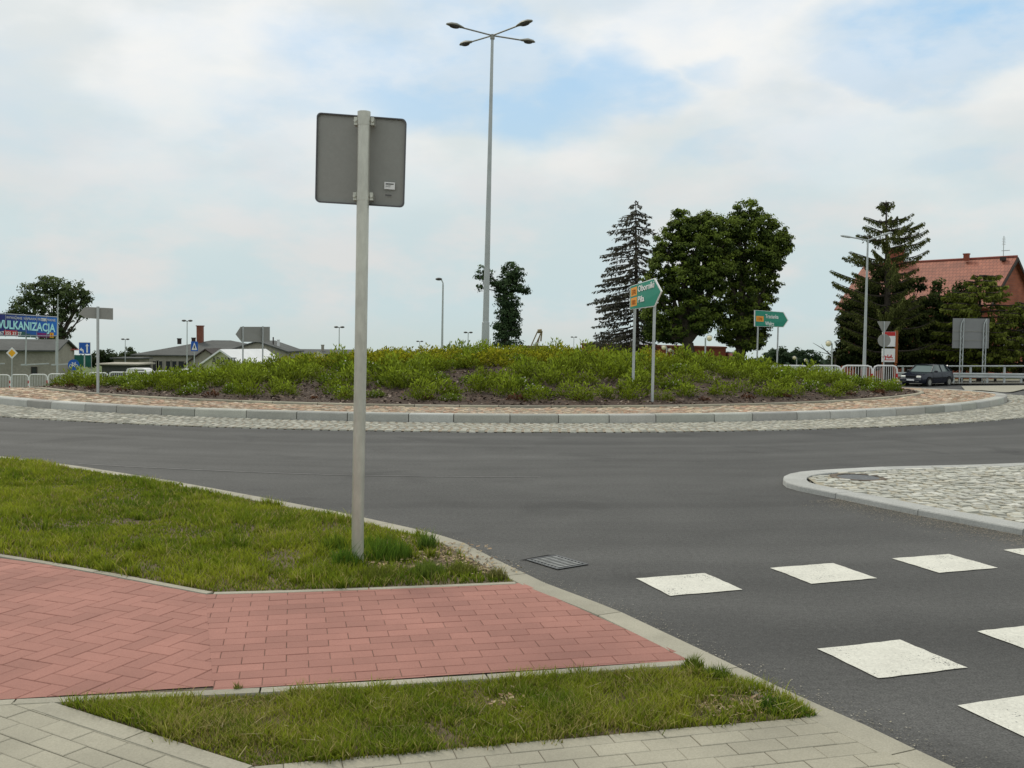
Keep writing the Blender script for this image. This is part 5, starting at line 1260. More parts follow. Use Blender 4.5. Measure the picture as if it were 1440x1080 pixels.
tl = emat_brick('roof_tile_rows', (.36, .125, .075), (.30, .10, .06), (.13, .045, .03), .30, .34, rough=.65, axis='Y')
m = MB(); m.add([hv(0, -.3, ze - .25), hv(Lh + .3, -.3, ze - .25), hv(Lh + .3, Dh / 2, ze + rise), hv(0, Dh / 2, ze + rise)], [(0, 1, 2, 3)]); m.add([hv(0, Dh + .3, ze - .25), hv(Lh + .3, Dh + .3, ze - .25), hv(Lh + .3, Dh / 2, ze + rise), hv(0, Dh / 2, ze + rise)], [(0, 1, 2, 3)])
V = m.v; m2 = MB(); m2.add(V + [(x, y, z - .12) for x, y, z in V], [f for f in m.f] + [(8 + 0, 8 + 1, 8 + 2, 8 + 3), (12, 13, 14, 15), (0, 1, 9, 8), (4, 5, 13, 12)]); rf = m2.build('roof', tl, r_)
m = MB()
for (a, c) in ((hv(-.03, -.32, ze - .32), hv(-.03, Dh / 2, ze + rise - .04)), (hv(-.03, Dh + .32, ze - .32), hv(-.03, Dh / 2, ze + rise - .04))): a = Vector(a); c = Vector(c); m.add([a, c, c - Vector((0, 0, .32)), a - Vector((0, 0, .28)), a + Vector((-.06, 0, 0)), c + Vector((-.06, 0, 0)), c + Vector((-.06, 0, -.32)), a + Vector((-.06, 0, -.28))], [(0, 1, 2, 3), (4, 5, 6, 7), (0, 1, 5, 4), (3, 2, 6, 7)])
recalc(m.build('bargeboard', M['fascia'], rf))
m = MB(); m.tube([hv(0, Dh / 2, ze + rise + .02), hv(Lh + .3, Dh / 2, ze + rise + .02)], .11, 6); m.build('ridge_tiles', mat('ridge_tile', (.24, .07, .05), .7), rf)
for (t, w, hh) in ((.30, .5, .45), (.78, 1.5, 1.2)): m = MB(); m.box(hv(Lh * t, Dh / 2 - .4, ze + rise + hh * .3), (w * .8, w * .6, hh * 1.2)); m.box(hv(Lh * t, Dh / 2 - .4, ze + rise + hh * .92), (w * .95, w * .72, .1)); m.build('chimney', M['brick2'], rf)
m = MB(); m.box(hv(Lh * .07, Dh / 2 - .5, ze + rise - .15), (.35, .4, .3)); m.build('roof_vent', M['fascia'], rf)
m = MB(); x_ = Lh * .085; z_ = ze + rise; m.tube([hv(x_, Dh / 2, z_), hv(x_, Dh / 2, z_ + 1.75)], .028, 6)
m.tube([hv(x_ - .5, Dh / 2, z_ + .55), hv(x_ + .15, Dh / 2, z_ + .55)], .03, 5)
for k in range(5): m.tube([hv(x_ - .14, Dh / 2, z_ + 1.05 + .13 * k), hv(x_ + .14, Dh / 2, z_ + 1.05 + .13 * k)], .014, 4)
m.build('antenna', M['galv2'], rf)
for x in (2.5, 6, 9.5): 
    mb = MB(); mb.box(hv(x, .27, ze - 1.3), (1.3, .1, 1.2)); o = mb.build('window', M['white'], r_); mb = MB(); mb.box(hv(x, .21, ze - 1.3), (1.1, .04, 1.0)); mb.build('pane', M['glassdark'], o)
for y in (3, 6.2):
    mb = MB(); mb.box(hv(.26, y, ze - 2.6), (.1, 1.0, 1.4)); o = mb.build('window', M['white'], r_); mb = MB(); mb.box(hv(.2, y, ze - 2.6), (.04, .8, 1.2)); mb.build('pane', M['glassdark'], o)
# teal netting fence and low grassy rise at the far left
b = foot(103, 108); r_ = empty('fence', b, 0, 'dark teal netting fence far behind the round cycle sign', 'fence')
a = at(83, 499, 108) - b; c = at(128, 516, 108) - b
m = MB(); m.box(((a.x + c.x) / 2, 0, (a.z + c.z) / 2), (c.x - a.x, .05, a.z - c.z)); m.build('netting', M['teal'], r_)
m = MB()
for k in range(4): x = a.x + (c.x - a.x) * k / 3; m.tube([(x, .08, -.2), (x, .08, a.z + .1)], .05, 6)
m.build('post', M['galv2'], r_)

# ------------------------------------------------------------------ lamps far away
def small_lamp(label, pxt, pyt, Y, style, group=None):
    b = foot(pxt, Y); t = at(pxt, pyt, Y) - b; r = empty('street_lamp', b, 0, label, 'street lamp', group)
    H_ = t.z; lx_ = -.008 * H_; x0 = -lx_
    b2 = r.location; r.location = (b2.x + lx_, b2.y, b2.z)
    if style == 'twin':
        m = MB(); m.tube([(0, 0, 0), (x0, 0, H_)], [.055, .035], 8); m.build('pole', M['galv2'], r)
        for s in (-1, 1): m = MB(); m.ell((x0 + s * .27, 0, H_), (.20, .12, .09), 8, 6); m.tube([(x0, 0, H_ - .05), (x0 + s * .2, 0, H_)], .03, 5); m.build('lamp_head', M['lampdark'], r)
    elif style == 'globe':
        m = MB(); m.tube([(0, 0, 0), (x0, 0, H_)], [.07, .05], 8); m.build('pole', M['galv2'], r)
    return r, x0, H_
for (x, y, Y, l) in ((263.5, 451, 84, 'slim twin headed lamp in front of the grey hall'), (477, 460, 88, 'slim twin headed lamp just left of the big sign pole'), (658, 467.5, 100, 'slim twin headed lamp just left of the tall mast'), (176.5, 477, 110, 'tiny distant lamp over the trees left of the hall'), (590, 480, 130, 'tiny distant lamp on the horizon left of the curved lamp'), (806.5, 474, 140, 'tiny distant lamp left of the sparse spruce')):
    small_lamp(l, x, y, Y, 'twin')
# curved single lamp
Y = 75; b = foot(621, Y); r_ = empty('street_lamp', b, 0, 'single armed street lamp left of the tall mast', 'street lamp')
t = at(623, 400, Y) - b; e = at(618, 392.5, Y) - b
m = MB(); m.tube([(0, 0, 0), t], [.10, .06], 10); m.tube([t, t + Vector((0, 0, .1)), (e + t) * .5 + Vector((.05, 0, .1)), e + Vector((.08, 0, -.02))], .045, 8); m.build('pole', M['galv2'], r_, smooth=True)
m = MB(); m.ell((e.x - .05, e.y, e.z), (.26, .14, .11), 10, 6); m.build('lamp_head', M['lampdark'], r_, smooth=True)
# double armed lamp right
Y = 64; b = foot(1215, Y); r_ = empty('street_lamp', b, 0, 'tall double armed street lamp in front of the big drooping conifer', 'street lamp')
t = at(1220.5, 337, Y) - b
m = MB(); m.tube([(0, 0, 0), t * .25, t], [.12, .10, .055], 14); m.build('pole', M['galv2'], r_, smooth=True)
for (x, y, dY) in ((1182, 331.5, 0), (1254, 326.5, 0)):
    e = at(x, y, Y + dY) - b; d = (e - t).normalized(); m = MB(); m.tube([t - Vector((0, 0, .05)), t + (e - t) * .6], .045, 8); m.build('arm', M['galv2'], r_)
    m = MB(); m.tube([t + (e - t) * .58, t + (e - t) * .7, t + (e - t) * .92, e], [.04, .075, .07, .03], 8); m.build('lamp_head', M['galv2'], r_, smooth=True)
# globe lamps
for (gx, gy, px, Y, rr, l) in ((933.5, 489, 937.5, 85, 3.2, 'globe lamp before the low brick building, left of a pair'), (942, 493, 946.5, 90, 2.6, 'globe lamp before the low brick building, right of a pair'), (997.6, 476, 992, 70, 3.9, 'large globe lamp between the two dark tree trunks'),
                              (1165, 483.5, 1170, 70, 3.9, 'large globe lamp at the left edge of the dark conifers'), (1117, 503.5, 1120.3, 110, 2.4, 'distant globe lamp right of the Trzcianka sign'), (1133, 507, 1136, 118, 2.2, 'most distant globe lamp above the white railings')):
    b = foot(px, Y); g = at(gx, gy, Y) - b; q = at(px, gy - .5, Y) - b; r_ = empty('street_lamp', b, 0, l, 'street lamp', 'globe lamps')
    R_ = rr / FPX * Y; m = MB(); m.tube([(0, 0, 0), (q.x, 0, q.z)], .055, 8); m.build('pole', M['galv2'], r_)
    m = MB(); s = 1 if g.x > q.x else -1; m.tube([(q.x, 0, q.z - .05)] + [(g.x - s * R_ * 1.25 * math.cos(a), 0, g.z + R_ * 1.25 * math.sin(a)) for a in (0, .5, 1.0, 1.6, 2.2, 2.8)], .022, 5); m.build('bracket', M['galv2'], r_)
    m = MB(); m.ell(g, (R_, R_, R_), 14, 10); m.build('globe', M['globe'], r_, smooth=True)
# distant crane boom
Y = 150; b = foot(754, Y); r_ = empty('crane', b, 0, 'ochre digger boom poking above the mound right of the slim tree', 'crane')
j = [at(747, 486, Y) - b, at(756, 466, Y) - b, at(762, 465.5, Y) - b, at(765, 486, Y) - b]
m = MB(); m.tube([j[0], j[1]], .10, 6); m.tube([j[0] + Vector((.9, 0, 0)), j[1] + Vector((.4, 0, -.4))], .10, 6); m.tube([j[1], j[2]], .30, 6); m.tube([j[2] , at(760.5, 480, Y) - b], .12, 5); m.tube([j[0] + Vector((.6, 0, 0)), j[2]], .08, 5); m.build('boom', M['crane'], r_)
m = MB(); m.box((j[0].x + .5, 0, j[0].z / 2), (4, 2.5, j[0].z)); m.build('body', M['crane'], r_)

# ------------------------------------------------------------------ trees
def leaf_quads(P_, nrm, size, asp, r):
    n = len(P_); s = np.cross(nrm, r.normal(0, 1, (n, 3))); s /= np.linalg.norm(s, axis=1)[:, None] + 1e-9; t = np.cross(nrm, s)
    L = (size * r.uniform(.6, 1.3, n))[:, None]; W = L * asp
    return np.stack([P_ - s * L * .5, P_ - t * W * .5, P_ + s * L * .5, P_ + t * W * .5], 1).reshape(-1, 3), np.arange(4 * n).reshape(-1, 4)
def tree(label, blobs, Y, trunk, leaf=.22, dens=1.0, dark=(.030, .045, .012), light=(.085, .12, .022), seed=0, name='tree', group=None, clump=.30, trunk_r=.35, limbs=True, flat_=1.0, forkz=None):
    """blobs: picture ellipses (x, y, rx, ry); trunk: (x, y) picture base"""
    r = np.random.default_rng(seed); b = foot(trunk[0], Y); rt = empty(name, b, 0, label, 'tree', group)
    Ps = []; Cs = []; Ns = []; k = Y / FPX; cen = []
    for (x, y, rx, ry) in blobs:
        dY = r.uniform(-.35, .35) * rx * k; c = np.array(at(x, y, Y + dY) - b); RX, RY, RZ = rx * k, (rx + ry) / 2 * k * flat_, ry * k; cen.append((c, RX, RZ))
        area = (RX * RZ + RX * RY + RY * RZ) / 3 * 4 * PI; nc = max(6, int(area / (clump * 2.2) ** 2 * 2.0)); per = max(8, int(dens * 17 * (clump / leaf * .9) ** 2))
        d = r.normal(0, 1, (nc, 3)); d /= np.linalg.norm(d, axis=1)[:, None]; rad = r.uniform(.45, 1.03, nc) ** .7
        cc = c + d * rad[:, None] * np.array((RX, RY, RZ)) * .93
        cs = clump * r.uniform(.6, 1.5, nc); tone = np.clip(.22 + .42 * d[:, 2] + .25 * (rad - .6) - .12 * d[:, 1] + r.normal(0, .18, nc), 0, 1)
        i = np.repeat(np.arange(nc), per); off = r.normal(0, 1, (len(i), 3)); off /= np.linalg.norm(off, axis=1)[:, None]; off *= (r.random(len(i)) ** .5)[:, None]
        off[:, 2] *= .6; P_ = cc[i] + off * cs[i][:, None]; N_ = off + d[i] * .5 + r.normal(0, .5, off.shape); N_[:, 2] += .4; N_ /= np.linalg.norm(N_, axis=1)[:, None]
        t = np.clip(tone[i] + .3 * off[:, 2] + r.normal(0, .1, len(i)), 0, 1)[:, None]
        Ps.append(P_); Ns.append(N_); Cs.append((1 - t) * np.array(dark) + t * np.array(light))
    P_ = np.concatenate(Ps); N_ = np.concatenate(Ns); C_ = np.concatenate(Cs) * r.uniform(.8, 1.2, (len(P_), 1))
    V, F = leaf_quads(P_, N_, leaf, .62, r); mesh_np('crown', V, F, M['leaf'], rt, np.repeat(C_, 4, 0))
    m = MB(); ztop = max(c[2] for c, _, _ in cen); allc = np.mean([c for c, _, _ in cen], 0); fork = Vector((allc[0] * .5, allc[1] * .3, min(c[2] - rz * .2 for c, _, rz in cen) * .85))
    if forkz: fork = Vector((allc[0], 0, (at(trunk[0], forkz, Y) - b).z))
    m.tube([(0, 0, -.3), (fork.x * .3, fork.y * .3, fork.z * .4), fork], [trunk_r * 1.25, trunk_r, trunk_r * .8], 10)
    if limbs:
        for (c, RX, RZ) in cen:
            c = Vector(c); mid_ = fork.lerp(c, .5) + Vector((0, 0, RZ * .1)); m.tube([fork, mid_, c], [trunk_r * .5, trunk_r * .32, trunk_r * .1], 6)
            for _ in range(4):
                e_ = c + Vector((random.uniform(-.8, .8) * RX, random.uniform(-.6, .6) * RX, random.uniform(-.5, .8) * RZ)); m.tube([mid_.lerp(c, .6), e_], [trunk_r * .16, trunk_r * .04], 5)
    m.build('trunk', M['bark'], rt, smooth=True); return rt
tree('broad open crowned tree behind the blue billboard', [(75, 402, 30, 17), (50, 412, 24, 18), (100, 410, 24, 18), (38, 432, 26, 16), (72, 432, 30, 22), (108, 428, 22, 16), (118, 416, 12, 12), (88, 455, 16, 22), (58, 460, 20, 18), (78, 480, 16, 16), (90, 484, 9, 10), (22, 440, 14, 8), (114, 446, 9, 6)], 118, (74, 515), leaf=.30, dens=.55, dark=(.045, .07, .028), light=(.14, .18, .06), seed=1, clump=.55, trunk_r=.45)
tree('dark tree with a rounded crown between the lane sign and the grey hall', [(150, 500, 14, 12), (140, 505, 12, 10), (160, 506, 9, 10), (132, 510, 10, 8)], 128, (148, 515), leaf=.30, dens=1.2, seed=2, clump=.6, dark=(.025, .04, .018), light=(.06, .085, .03))
tree('small hazy green tree left of the grey hall roof', [(182, 496, 10, 7), (176, 502, 8, 6), (188, 500, 7, 6)], 134, (182, 512), leaf=.30, seed=3, clump=.5, dark=(.05, .07, .03), light=(.10, .13, .055))
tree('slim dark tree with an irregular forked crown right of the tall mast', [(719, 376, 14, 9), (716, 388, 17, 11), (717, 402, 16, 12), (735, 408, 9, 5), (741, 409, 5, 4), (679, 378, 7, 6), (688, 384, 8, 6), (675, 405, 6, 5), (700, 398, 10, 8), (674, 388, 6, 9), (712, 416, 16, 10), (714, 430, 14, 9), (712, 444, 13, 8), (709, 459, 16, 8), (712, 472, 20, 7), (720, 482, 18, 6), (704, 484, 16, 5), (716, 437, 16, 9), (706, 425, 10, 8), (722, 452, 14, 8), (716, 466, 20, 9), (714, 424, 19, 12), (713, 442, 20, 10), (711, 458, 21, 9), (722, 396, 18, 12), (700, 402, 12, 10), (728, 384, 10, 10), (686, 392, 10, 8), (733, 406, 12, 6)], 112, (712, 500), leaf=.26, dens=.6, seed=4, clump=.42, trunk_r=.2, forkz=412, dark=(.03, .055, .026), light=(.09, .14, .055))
oakd, oakl = (.024, .040, .010), (.185, .245, .036)
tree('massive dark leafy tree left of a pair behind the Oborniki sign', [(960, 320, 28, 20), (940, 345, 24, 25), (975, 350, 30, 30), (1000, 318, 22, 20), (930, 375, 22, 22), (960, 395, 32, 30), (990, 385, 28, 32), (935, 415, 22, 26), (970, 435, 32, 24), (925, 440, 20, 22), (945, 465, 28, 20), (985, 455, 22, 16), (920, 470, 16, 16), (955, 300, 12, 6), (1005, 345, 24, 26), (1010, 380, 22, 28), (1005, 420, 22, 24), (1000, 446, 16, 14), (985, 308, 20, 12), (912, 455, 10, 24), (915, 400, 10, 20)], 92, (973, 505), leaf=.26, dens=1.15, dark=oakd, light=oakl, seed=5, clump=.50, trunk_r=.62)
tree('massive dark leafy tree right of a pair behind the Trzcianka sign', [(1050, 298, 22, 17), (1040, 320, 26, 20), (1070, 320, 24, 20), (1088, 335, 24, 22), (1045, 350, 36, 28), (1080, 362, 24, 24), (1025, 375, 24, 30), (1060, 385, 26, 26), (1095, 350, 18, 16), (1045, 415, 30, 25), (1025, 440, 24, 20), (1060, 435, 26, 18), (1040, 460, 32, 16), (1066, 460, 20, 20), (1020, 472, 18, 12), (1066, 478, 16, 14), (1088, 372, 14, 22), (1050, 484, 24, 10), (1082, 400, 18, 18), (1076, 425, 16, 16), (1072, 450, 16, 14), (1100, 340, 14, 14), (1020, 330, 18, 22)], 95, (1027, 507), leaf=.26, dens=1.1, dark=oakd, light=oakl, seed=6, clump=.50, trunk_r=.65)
tree('dark green tree on the horizon left of two globe lamps', [(1108, 498, 22, 10), (1095, 500, 18, 12), (1085, 505, 16, 12)], 175, (1100, 515), leaf=.45, dens=1.1, dark=(.02, .04, .018), light=(.05, .08, .03), seed=7, clump=.8)
tree('rounded dark green tree on the horizon right of two globe lamps', [(1134, 500, 14, 9), (1146, 505, 9, 9), (1122, 503, 14, 10), (1130, 508, 26, 8)], 175, (1130, 517), leaf=.45, dens=1.1, dark=(.02, .04, .018), light=(.045, .08, .035), seed=8, clump=.8)

def conifer(label, px, pyt, pyb, Y, prof, seed, nlev=26, droop=.35, tip=.15, lean_px=0, needle=.28, dens=1., dark=(.03, .045, .015), light=(.08, .095, .025), per=6, name='conifer', tr=.22, asym=None, hang=1.0, bare_=0.):
    r = np.random.default_rng(seed); rr = random.Random(seed); b = foot(px, Y); t = at(px + lean_px, pyt, Y) - b; rt = empty(name, b, 0, label, 'tree')
    H_ = t.z; Zb = (at(px, pyb, Y) - b).z; P_ = []; D_ = []; T_ = []; m = MB(); m.tube([(0, 0, -.2), (t.x * .5, 0, H_ * .5), (t.x, 0, H_)], [tr * 1.2, tr * .7, .03], 8)
    for lv in range(nlev):
        f = (lv + rr.uniform(-.3, .3)) / nlev; f = min(1, max(0, f)); z0_ = H_ + (Zb - H_) * f
        for k in range(per + (2 if f > .5 else 0)):
            an = rr.uniform(0, 2 * PI); side = math.cos(an); L = prof(f, 1 if side > 0 else -1) / FPX * Y * rr.uniform(.75, 1.22)
            if L < .15: L = .15
            n = max(4, int(L / .35)); pts = []
            for i in range(n + 1):
                s = i / n; pts.append(Vector((t.x * z0_ / H_ + math.cos(an) * L * s, math.sin(an) * L * s, z0_ - droop * L * s * (1 - s * tip * 2) + .05 * math.sin(7 * s + an))))
            m.tube(pts, [.05 * (1 - i / n) * (1 + L * .12) + .012 for i in range(n + 1)], 4, cap=False)
            cnt_ = int(L * 34 * dens)
            for q in range(cnt_):
                s = rr.uniform(.12, 1) ** .8
                if rr.random() < bare_ * (1 - s): continue
                i = min(n - 1, int(s * n)); p = pts[i].lerp(pts[i + 1], s * n - i); w = (.26 * (1 - s) + .05) * L * .42
                p = p + Vector((-math.sin(an) * rr.uniform(-w, w), math.cos(an) * rr.uniform(-w, w), -abs(rr.gauss(0, .20 * (1 - s) + .07)) * hang))
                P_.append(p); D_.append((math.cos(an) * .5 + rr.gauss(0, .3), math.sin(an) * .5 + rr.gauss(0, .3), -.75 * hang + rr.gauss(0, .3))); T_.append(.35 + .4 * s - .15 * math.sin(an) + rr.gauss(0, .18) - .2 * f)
    P_ = np.array(P_); D = np.array(D_); D /= np.linalg.norm(D, axis=1)[:, None]; n = len(P_); S = np.cross(D, r.normal(0, 1, (n, 3))); S /= np.linalg.norm(S, axis=1)[:, None]
    L = (needle * r.uniform(.6, 1.4, n))[:, None]; W = L * .22
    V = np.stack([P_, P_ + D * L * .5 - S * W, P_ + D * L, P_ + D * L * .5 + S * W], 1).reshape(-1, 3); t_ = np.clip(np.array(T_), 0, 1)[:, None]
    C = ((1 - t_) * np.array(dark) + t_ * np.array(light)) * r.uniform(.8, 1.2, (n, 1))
    mesh_np('crown', V, np.arange(4 * n).reshape(-1, 4), M['leaf'], rt, np.repeat(C, 4, 0)); m.build('trunk', M['bark'], rt); return rt
def lerp_prof(L, R):
    def f(t, s):
        T = L if s < 0 else R
        for (a, va), (b, vb) in zip(T, T[1:]):
            if t <= b: return va + (vb - va) * (t - a) / (b - a)
        return T[-1][1]
    return f
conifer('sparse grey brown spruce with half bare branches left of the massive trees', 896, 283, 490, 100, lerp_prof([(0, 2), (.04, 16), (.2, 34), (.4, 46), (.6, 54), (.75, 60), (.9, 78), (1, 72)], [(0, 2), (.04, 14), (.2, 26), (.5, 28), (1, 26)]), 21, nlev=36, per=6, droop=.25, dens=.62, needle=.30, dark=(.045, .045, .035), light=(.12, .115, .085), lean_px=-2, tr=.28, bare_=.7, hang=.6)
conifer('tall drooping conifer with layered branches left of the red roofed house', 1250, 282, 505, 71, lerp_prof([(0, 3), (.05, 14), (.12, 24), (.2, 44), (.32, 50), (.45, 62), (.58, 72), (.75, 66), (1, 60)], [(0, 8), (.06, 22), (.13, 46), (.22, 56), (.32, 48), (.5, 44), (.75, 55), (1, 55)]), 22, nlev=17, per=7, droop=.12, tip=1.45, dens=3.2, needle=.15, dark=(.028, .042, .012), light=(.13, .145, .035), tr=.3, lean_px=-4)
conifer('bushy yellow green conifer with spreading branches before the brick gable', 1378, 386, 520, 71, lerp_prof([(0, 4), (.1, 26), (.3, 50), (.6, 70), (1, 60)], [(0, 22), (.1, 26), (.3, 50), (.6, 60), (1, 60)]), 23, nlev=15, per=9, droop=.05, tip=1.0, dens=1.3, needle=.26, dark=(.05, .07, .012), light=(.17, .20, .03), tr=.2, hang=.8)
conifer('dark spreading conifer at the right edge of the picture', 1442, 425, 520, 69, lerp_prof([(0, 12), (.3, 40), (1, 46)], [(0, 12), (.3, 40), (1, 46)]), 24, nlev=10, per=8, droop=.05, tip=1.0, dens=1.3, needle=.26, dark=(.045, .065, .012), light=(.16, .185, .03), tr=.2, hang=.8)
cd, cl = (.014, .024, .006), (.07, .088, .018)
tree('dense dark evergreen mass below the tall drooping conifer, left part', [(1190, 470, 16, 20), (1205, 455, 18, 22), (1195, 492, 20, 18), (1180, 500, 14, 14), (1220, 480, 24, 26), (1172, 508, 9, 8), (1232, 450, 20, 18), (1240, 505, 22, 14), (1215, 508, 22, 12), (1188, 448, 10, 10), (1205, 432, 14, 10), (1225, 425, 16, 14), (1225, 402, 14, 14), (1212, 415, 12, 12), (1240, 388, 12, 12), (1196, 430, 12, 9), (1232, 418, 22, 18), (1218, 440, 20, 16)], 72, (1205, 520), leaf=.22, dens=1.2, dark=cd, light=cl, seed=31, clump=.42, trunk_r=.2)
tree('dense dark evergreen mass below the tall drooping conifer, right part', [(1262, 460, 26, 28), (1285, 440, 18, 20), (1290, 480, 28, 24), (1255, 495, 26, 20), (1240, 430, 20, 14), (1300, 455, 16, 20), (1280, 505, 30, 14), (1320, 480, 18, 26), (1262, 402, 20, 12), (1288, 398, 16, 9), (1268, 430, 18, 14), (1305, 420, 14, 12)], 73, (1275, 520), leaf=.22, dens=1.2, dark=cd, light=cl, seed=32, clump=.42, trunk_r=.2)
tree('green bushy tree rising against the middle of the red roof', [(1322, 420, 16, 14), (1345, 425, 14, 12), (1330, 445, 24, 18), (1310, 470, 22, 22), (1345, 470, 22, 22), (1318, 402, 8, 9), (1350, 408, 12, 12), (1362, 440, 16, 16), (1318, 440, 12, 20)], 74, (1330, 520), leaf=.20, dens=1.1, dark=(.02, .035, .008), light=(.06, .10, .018), seed=33, clump=.36, trunk_r=.18)
tree('low dark shrubbery behind the large grey sign back', [(1300, 505, 30, 14), (1345, 505, 26, 16), (1372, 478, 18, 20), (1385, 500, 22, 16), (1405, 470, 14, 16), (1420, 450, 20, 10)], 73, (1350, 520), leaf=.20, dens=1.1, dark=(.022, .032, .008), light=(.085, .10, .02), seed=34, clump=.36, trunk_r=.15)
tree('low shrubs under the guardrail handrail at the right', [(1400, 517, 20, 8), (1428, 518, 16, 8), (1370, 519, 18, 7)], 70, (1400, 522), leaf=.16, dens=1.1, dark=(.04, .045, .01), light=(.14, .14, .025), seed=35, clump=.26, trunk_r=.08, name='bush')
# bare twiggy branch left of the conifers
b = foot(1168, 71); r_ = empty('dead_branch', b, 0, 'bare dead branch sticking out left of the dark conifers', 'branch')
m = MB(); q = lambda x, y: at(x, y, 71) - b
m.tube([q(1175, 505), q(1160, 492), q(1143, 482)], [.05, .035, .01], 5); m.tube([q(1166, 498), q(1150, 494)], [.03, .01], 5); m.tube([q(1160, 492), q(1155, 484)], [.02, .008], 4); m.tube([(0.2, 0, 0), q(1175, 505)], [.07, .05], 6); m.build('twig', M['bark'], r_)
# far woodland on the horizon
def wood(name, px0, px1, pyt, Y, seed, label):
    r = np.random.default_rng(seed); n = 9000; x = r.uniform(px0, px1, n); hgt = pyt + 2.2 * np.sin(x * .11) + 1.6 * np.sin(x * .37 + 1); d = ray(720, 500)
    k = Y / FPX; X = (x - 720) * k; zb_ = np.array([G(v, Y) for v in X]); top_ = CAMH + (np.array([475 + (v - 720) * .01 for v in x]) - hgt) * k
    z = zb_ + (top_ - zb_) * r.random(n) ** .6; P_ = np.stack([X, Y + r.uniform(-6, 6, n), z], 1); N_ = r.normal(0, 1, (n, 3)); N_ /= np.linalg.norm(N_, axis=1)[:, None]
    V, F = leaf_quads(P_, N_, 2.2, .7, r); C = np.array((.05, .075, .045))[None] * r.uniform(.6, 1.4, (n, 1)); tag(mesh_np(name, V, F, M['leaf'], cols=np.repeat(C, 4, 0)), label, 'woodland', kind='stuff')
wood('woodland', -300, 560, 503, 420, 50, 'hazy far woodland along the left horizon')
wood('woodland', 560, 1800, 507, 420, 51, 'hazy far woodland along the right horizon')

# ------------------------------------------------------------------ world, sun, camera
SUN_EL, SUN_AZ = math.radians(48), math.radians(-35)      # azimuth from +Y towards +X: ahead and to the left
w = bpy.data.worlds.new('World'); scene.world = w; w.use_nodes = True; nt = w.node_tree; nt.nodes.clear(); L = nt.links
out = nd(nt, 'ShaderNodeOutputWorld'); bg = nd(nt, 'ShaderNodeBackground'); bg.inputs[1].default_value = .1; L.new(bg.outputs[0], out.inputs[0])
sky = nd(nt, 'ShaderNodeTexSky'); sky.sky_type = 'NISHITA'; sky.sun_disc = False; sky.sun_elevation = SUN_EL; sky.sun_rotation = SUN_AZ
tc = nd(nt, 'ShaderNodeTexCoord'); DIR = tc.outputs['Generated']
def mth(op, a, b=None, c=None):
    n = nd(nt, 'ShaderNodeMath', operation=op)
    for i, v in enumerate((a, b, c)):
        if v is None: continue
        if isinstance(v, (int, float)): n.inputs[i].default_value = v
        else: L.new(v, n.inputs[i])
    return n.outputs[0]
def mrange(v, a, b, c=0., d=1.):
    n = nd(nt, 'ShaderNodeMapRange', interpolation_type='SMOOTHSTEP'); L.new(v, n.inputs[0])
    for i, x in enumerate((a, b, c, d)): n.inputs[i + 1].default_value = x
    return n.outputs[0]
def noise(scale, det, vec, rough=.55, dist=0.):
    n = nd(nt, 'ShaderNodeTexNoise'); n.inputs['Scale'].default_value = scale; n.inputs['Detail'].default_value = det; n.inputs['Roughness'].default_value = rough; n.inputs['Distortion'].default_value = dist; L.new(vec, n.inputs['Vector']); return n.outputs[0]
def mixc(f, a, b):
    n = nd(nt, 'ShaderNodeMix', data_type='RGBA')
    if isinstance(f, (int, float)): n.inputs[0].default_value = f
    else: L.new(f, n.inputs[0])
    for i, v in ((6, a), (7, b)):
        if isinstance(v, tuple): n.inputs[i].default_value = (*v, 1)
        else: L.new(v, n.inputs[i])
    return n.outputs[2]
sp = nd(nt, 'ShaderNodeSeparateXYZ'); L.new(DIR, sp.inputs[0])
mp = nd(nt, 'ShaderNodeMapping'); mp.inputs['Scale'].default_value = (1, 1, 2.2); L.new(DIR, mp.inputs[0])
warp = nd(nt, 'ShaderNodeTexNoise'); warp.inputs['Scale'].default_value = 9; warp.inputs['Detail'].default_value = 8; L.new(mp.outputs[0], warp.inputs['Vector'])
wv = nd(nt, 'ShaderNodeVectorMath', operation='MULTIPLY_ADD'); L.new(warp.outputs[1], wv.inputs[0]); wv.inputs[1].default_value = (.085, .085, .085); L.new(DIR, wv.inputs[2])
wv2 = nd(nt, 'ShaderNodeVectorMath', operation='SUBTRACT'); L.new(wv.outputs[0], wv2.inputs[0]); wv2.inputs[1].default_value = (.0425, .0425, .0425); WD = wv2.outputs[0]
def spot(px, py, rx, ry, soft=.5):
    """elliptical region of sky around a direction; 1 inside"""
    d = Vector(ray(px, py)).normalized(); sb = nd(nt, 'ShaderNodeVectorMath', operation='SUBTRACT'); L.new(WD, sb.inputs[0]); sb.inputs[1].default_value = d
    sc_ = nd(nt, 'ShaderNodeVectorMath', operation='MULTIPLY'); L.new(sb.outputs[0], sc_.inputs[0]); sc_.inputs[1].default_value = (1400 / rx, 1400 / rx, 1400 / ry)
    ln_ = nd(nt, 'ShaderNodeVectorMath', operation='LENGTH'); L.new(sc_.outputs[0], ln_.inputs[0]); return mrange(ln_.outputs['Value'], 1 - soft, 1 + soft, 1, 0)
clear = None
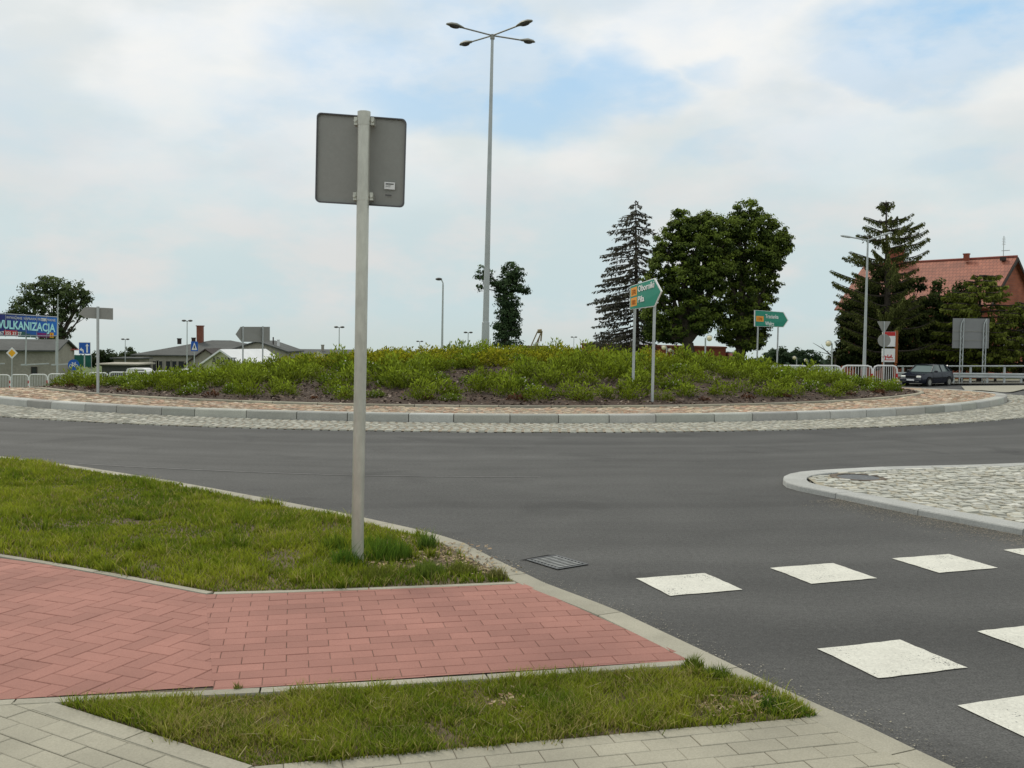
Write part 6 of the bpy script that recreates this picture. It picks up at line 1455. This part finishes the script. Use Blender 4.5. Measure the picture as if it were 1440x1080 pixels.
for *s, wt in ((400, 150, 110, 50, .45), (500, 80, 120, 60, .6), (600, 30, 100, 50, .6), (620, 120, 140, 55, .8), (760, 150, 120, 45, .9), (700, 90, 130, 60, .85), (850, 110, 70, 60, .8), (890, 140, 80, 30, .8), (1310, 50, 130, 60, 1.), (1230, 95, 60, 28, 1.), (1420, 45, 110, 50, 1.), (330, 190, 70, 24, .35), (1010, 105, 40, 20, .5), (1000, 210, 60, 18, .4), (1370, 230, 70, 22, .4)):
    v = mth('MULTIPLY', spot(*s), wt); clear = v if clear is None else mth('MAXIMUM', clear, v)
n1 = noise(3.4, 8, mp.outputs[0], .55, .3); n2 = noise(8, 8, mp.outputs[0], .55)
high = mrange(sp.outputs[2], .10, .32)
blueamt = mth('MULTIPLY', clear, mrange(n2, .38, .62, 1.0, .5))
thin = mth('MULTIPLY', mrange(n1, .34, .58, .4, 0.), .7)
blueamt = mth('MAXIMUM', blueamt, thin)
blue = mixc(.85, sky.outputs[0], (4.2, 6.75, 9.3))
hazeblue = (5.8, 7.0, 7.2)
white = (9.3, 9.3, 9.1)
greyc = mixc(mrange(noise(5.5, 6, mp.outputs[0], .5), .36, .62), (7.5, 7.95, 8.0), white)
cloud = greyc
c1 = mixc(blueamt, cloud, blue)
warmc = mixc(mrange(n2, .4, .66), hazeblue, (7.1, 7.2, 7.1))
c2 = mixc(mrange(sp.outputs[2], .02, .30), warmc, c1)
c3 = mixc(mrange(sp.outputs[2], -.02, .035, 1, 0), c2, (5.8, 6.6, 6.4))
L.new(c3, bg.inputs[0])
sd_ = bpy.data.lights.new('sun', 'SUN'); sd_.energy = 1.7; sd_.angle = math.radians(12); sd_.color = (1, .92, .78); so_ = bpy.data.objects.new('sun', sd_); link(so_)
dv = Vector((math.sin(SUN_AZ) * math.cos(SUN_EL), math.cos(SUN_AZ) * math.cos(SUN_EL), math.sin(SUN_EL))); so_.rotation_euler = dv.to_track_quat('Z', 'Y').to_euler()
cam = bpy.data.cameras.new('camera'); co = bpy.data.objects.new('camera', cam); link(co); cam.sensor_width = 36; cam.lens = FPX / 1440 * 36; cam.clip_end = 5000; cam.clip_start = .05
co.matrix_world = Matrix.Translation((0, 0, CAMH)) @ Matrix.Rotation(PI / 2 - PITCH, 4, 'X') @ Matrix.Rotation(ROLL, 4, 'Z')
scene.camera = co
scene.view_settings.view_transform = 'Standard'; scene.view_settings.look = 'None'; scene.view_settings.exposure = 0; scene.view_settings.gamma = 1
scene.render.resolution_x = 1024; scene.render.resolution_y = 768
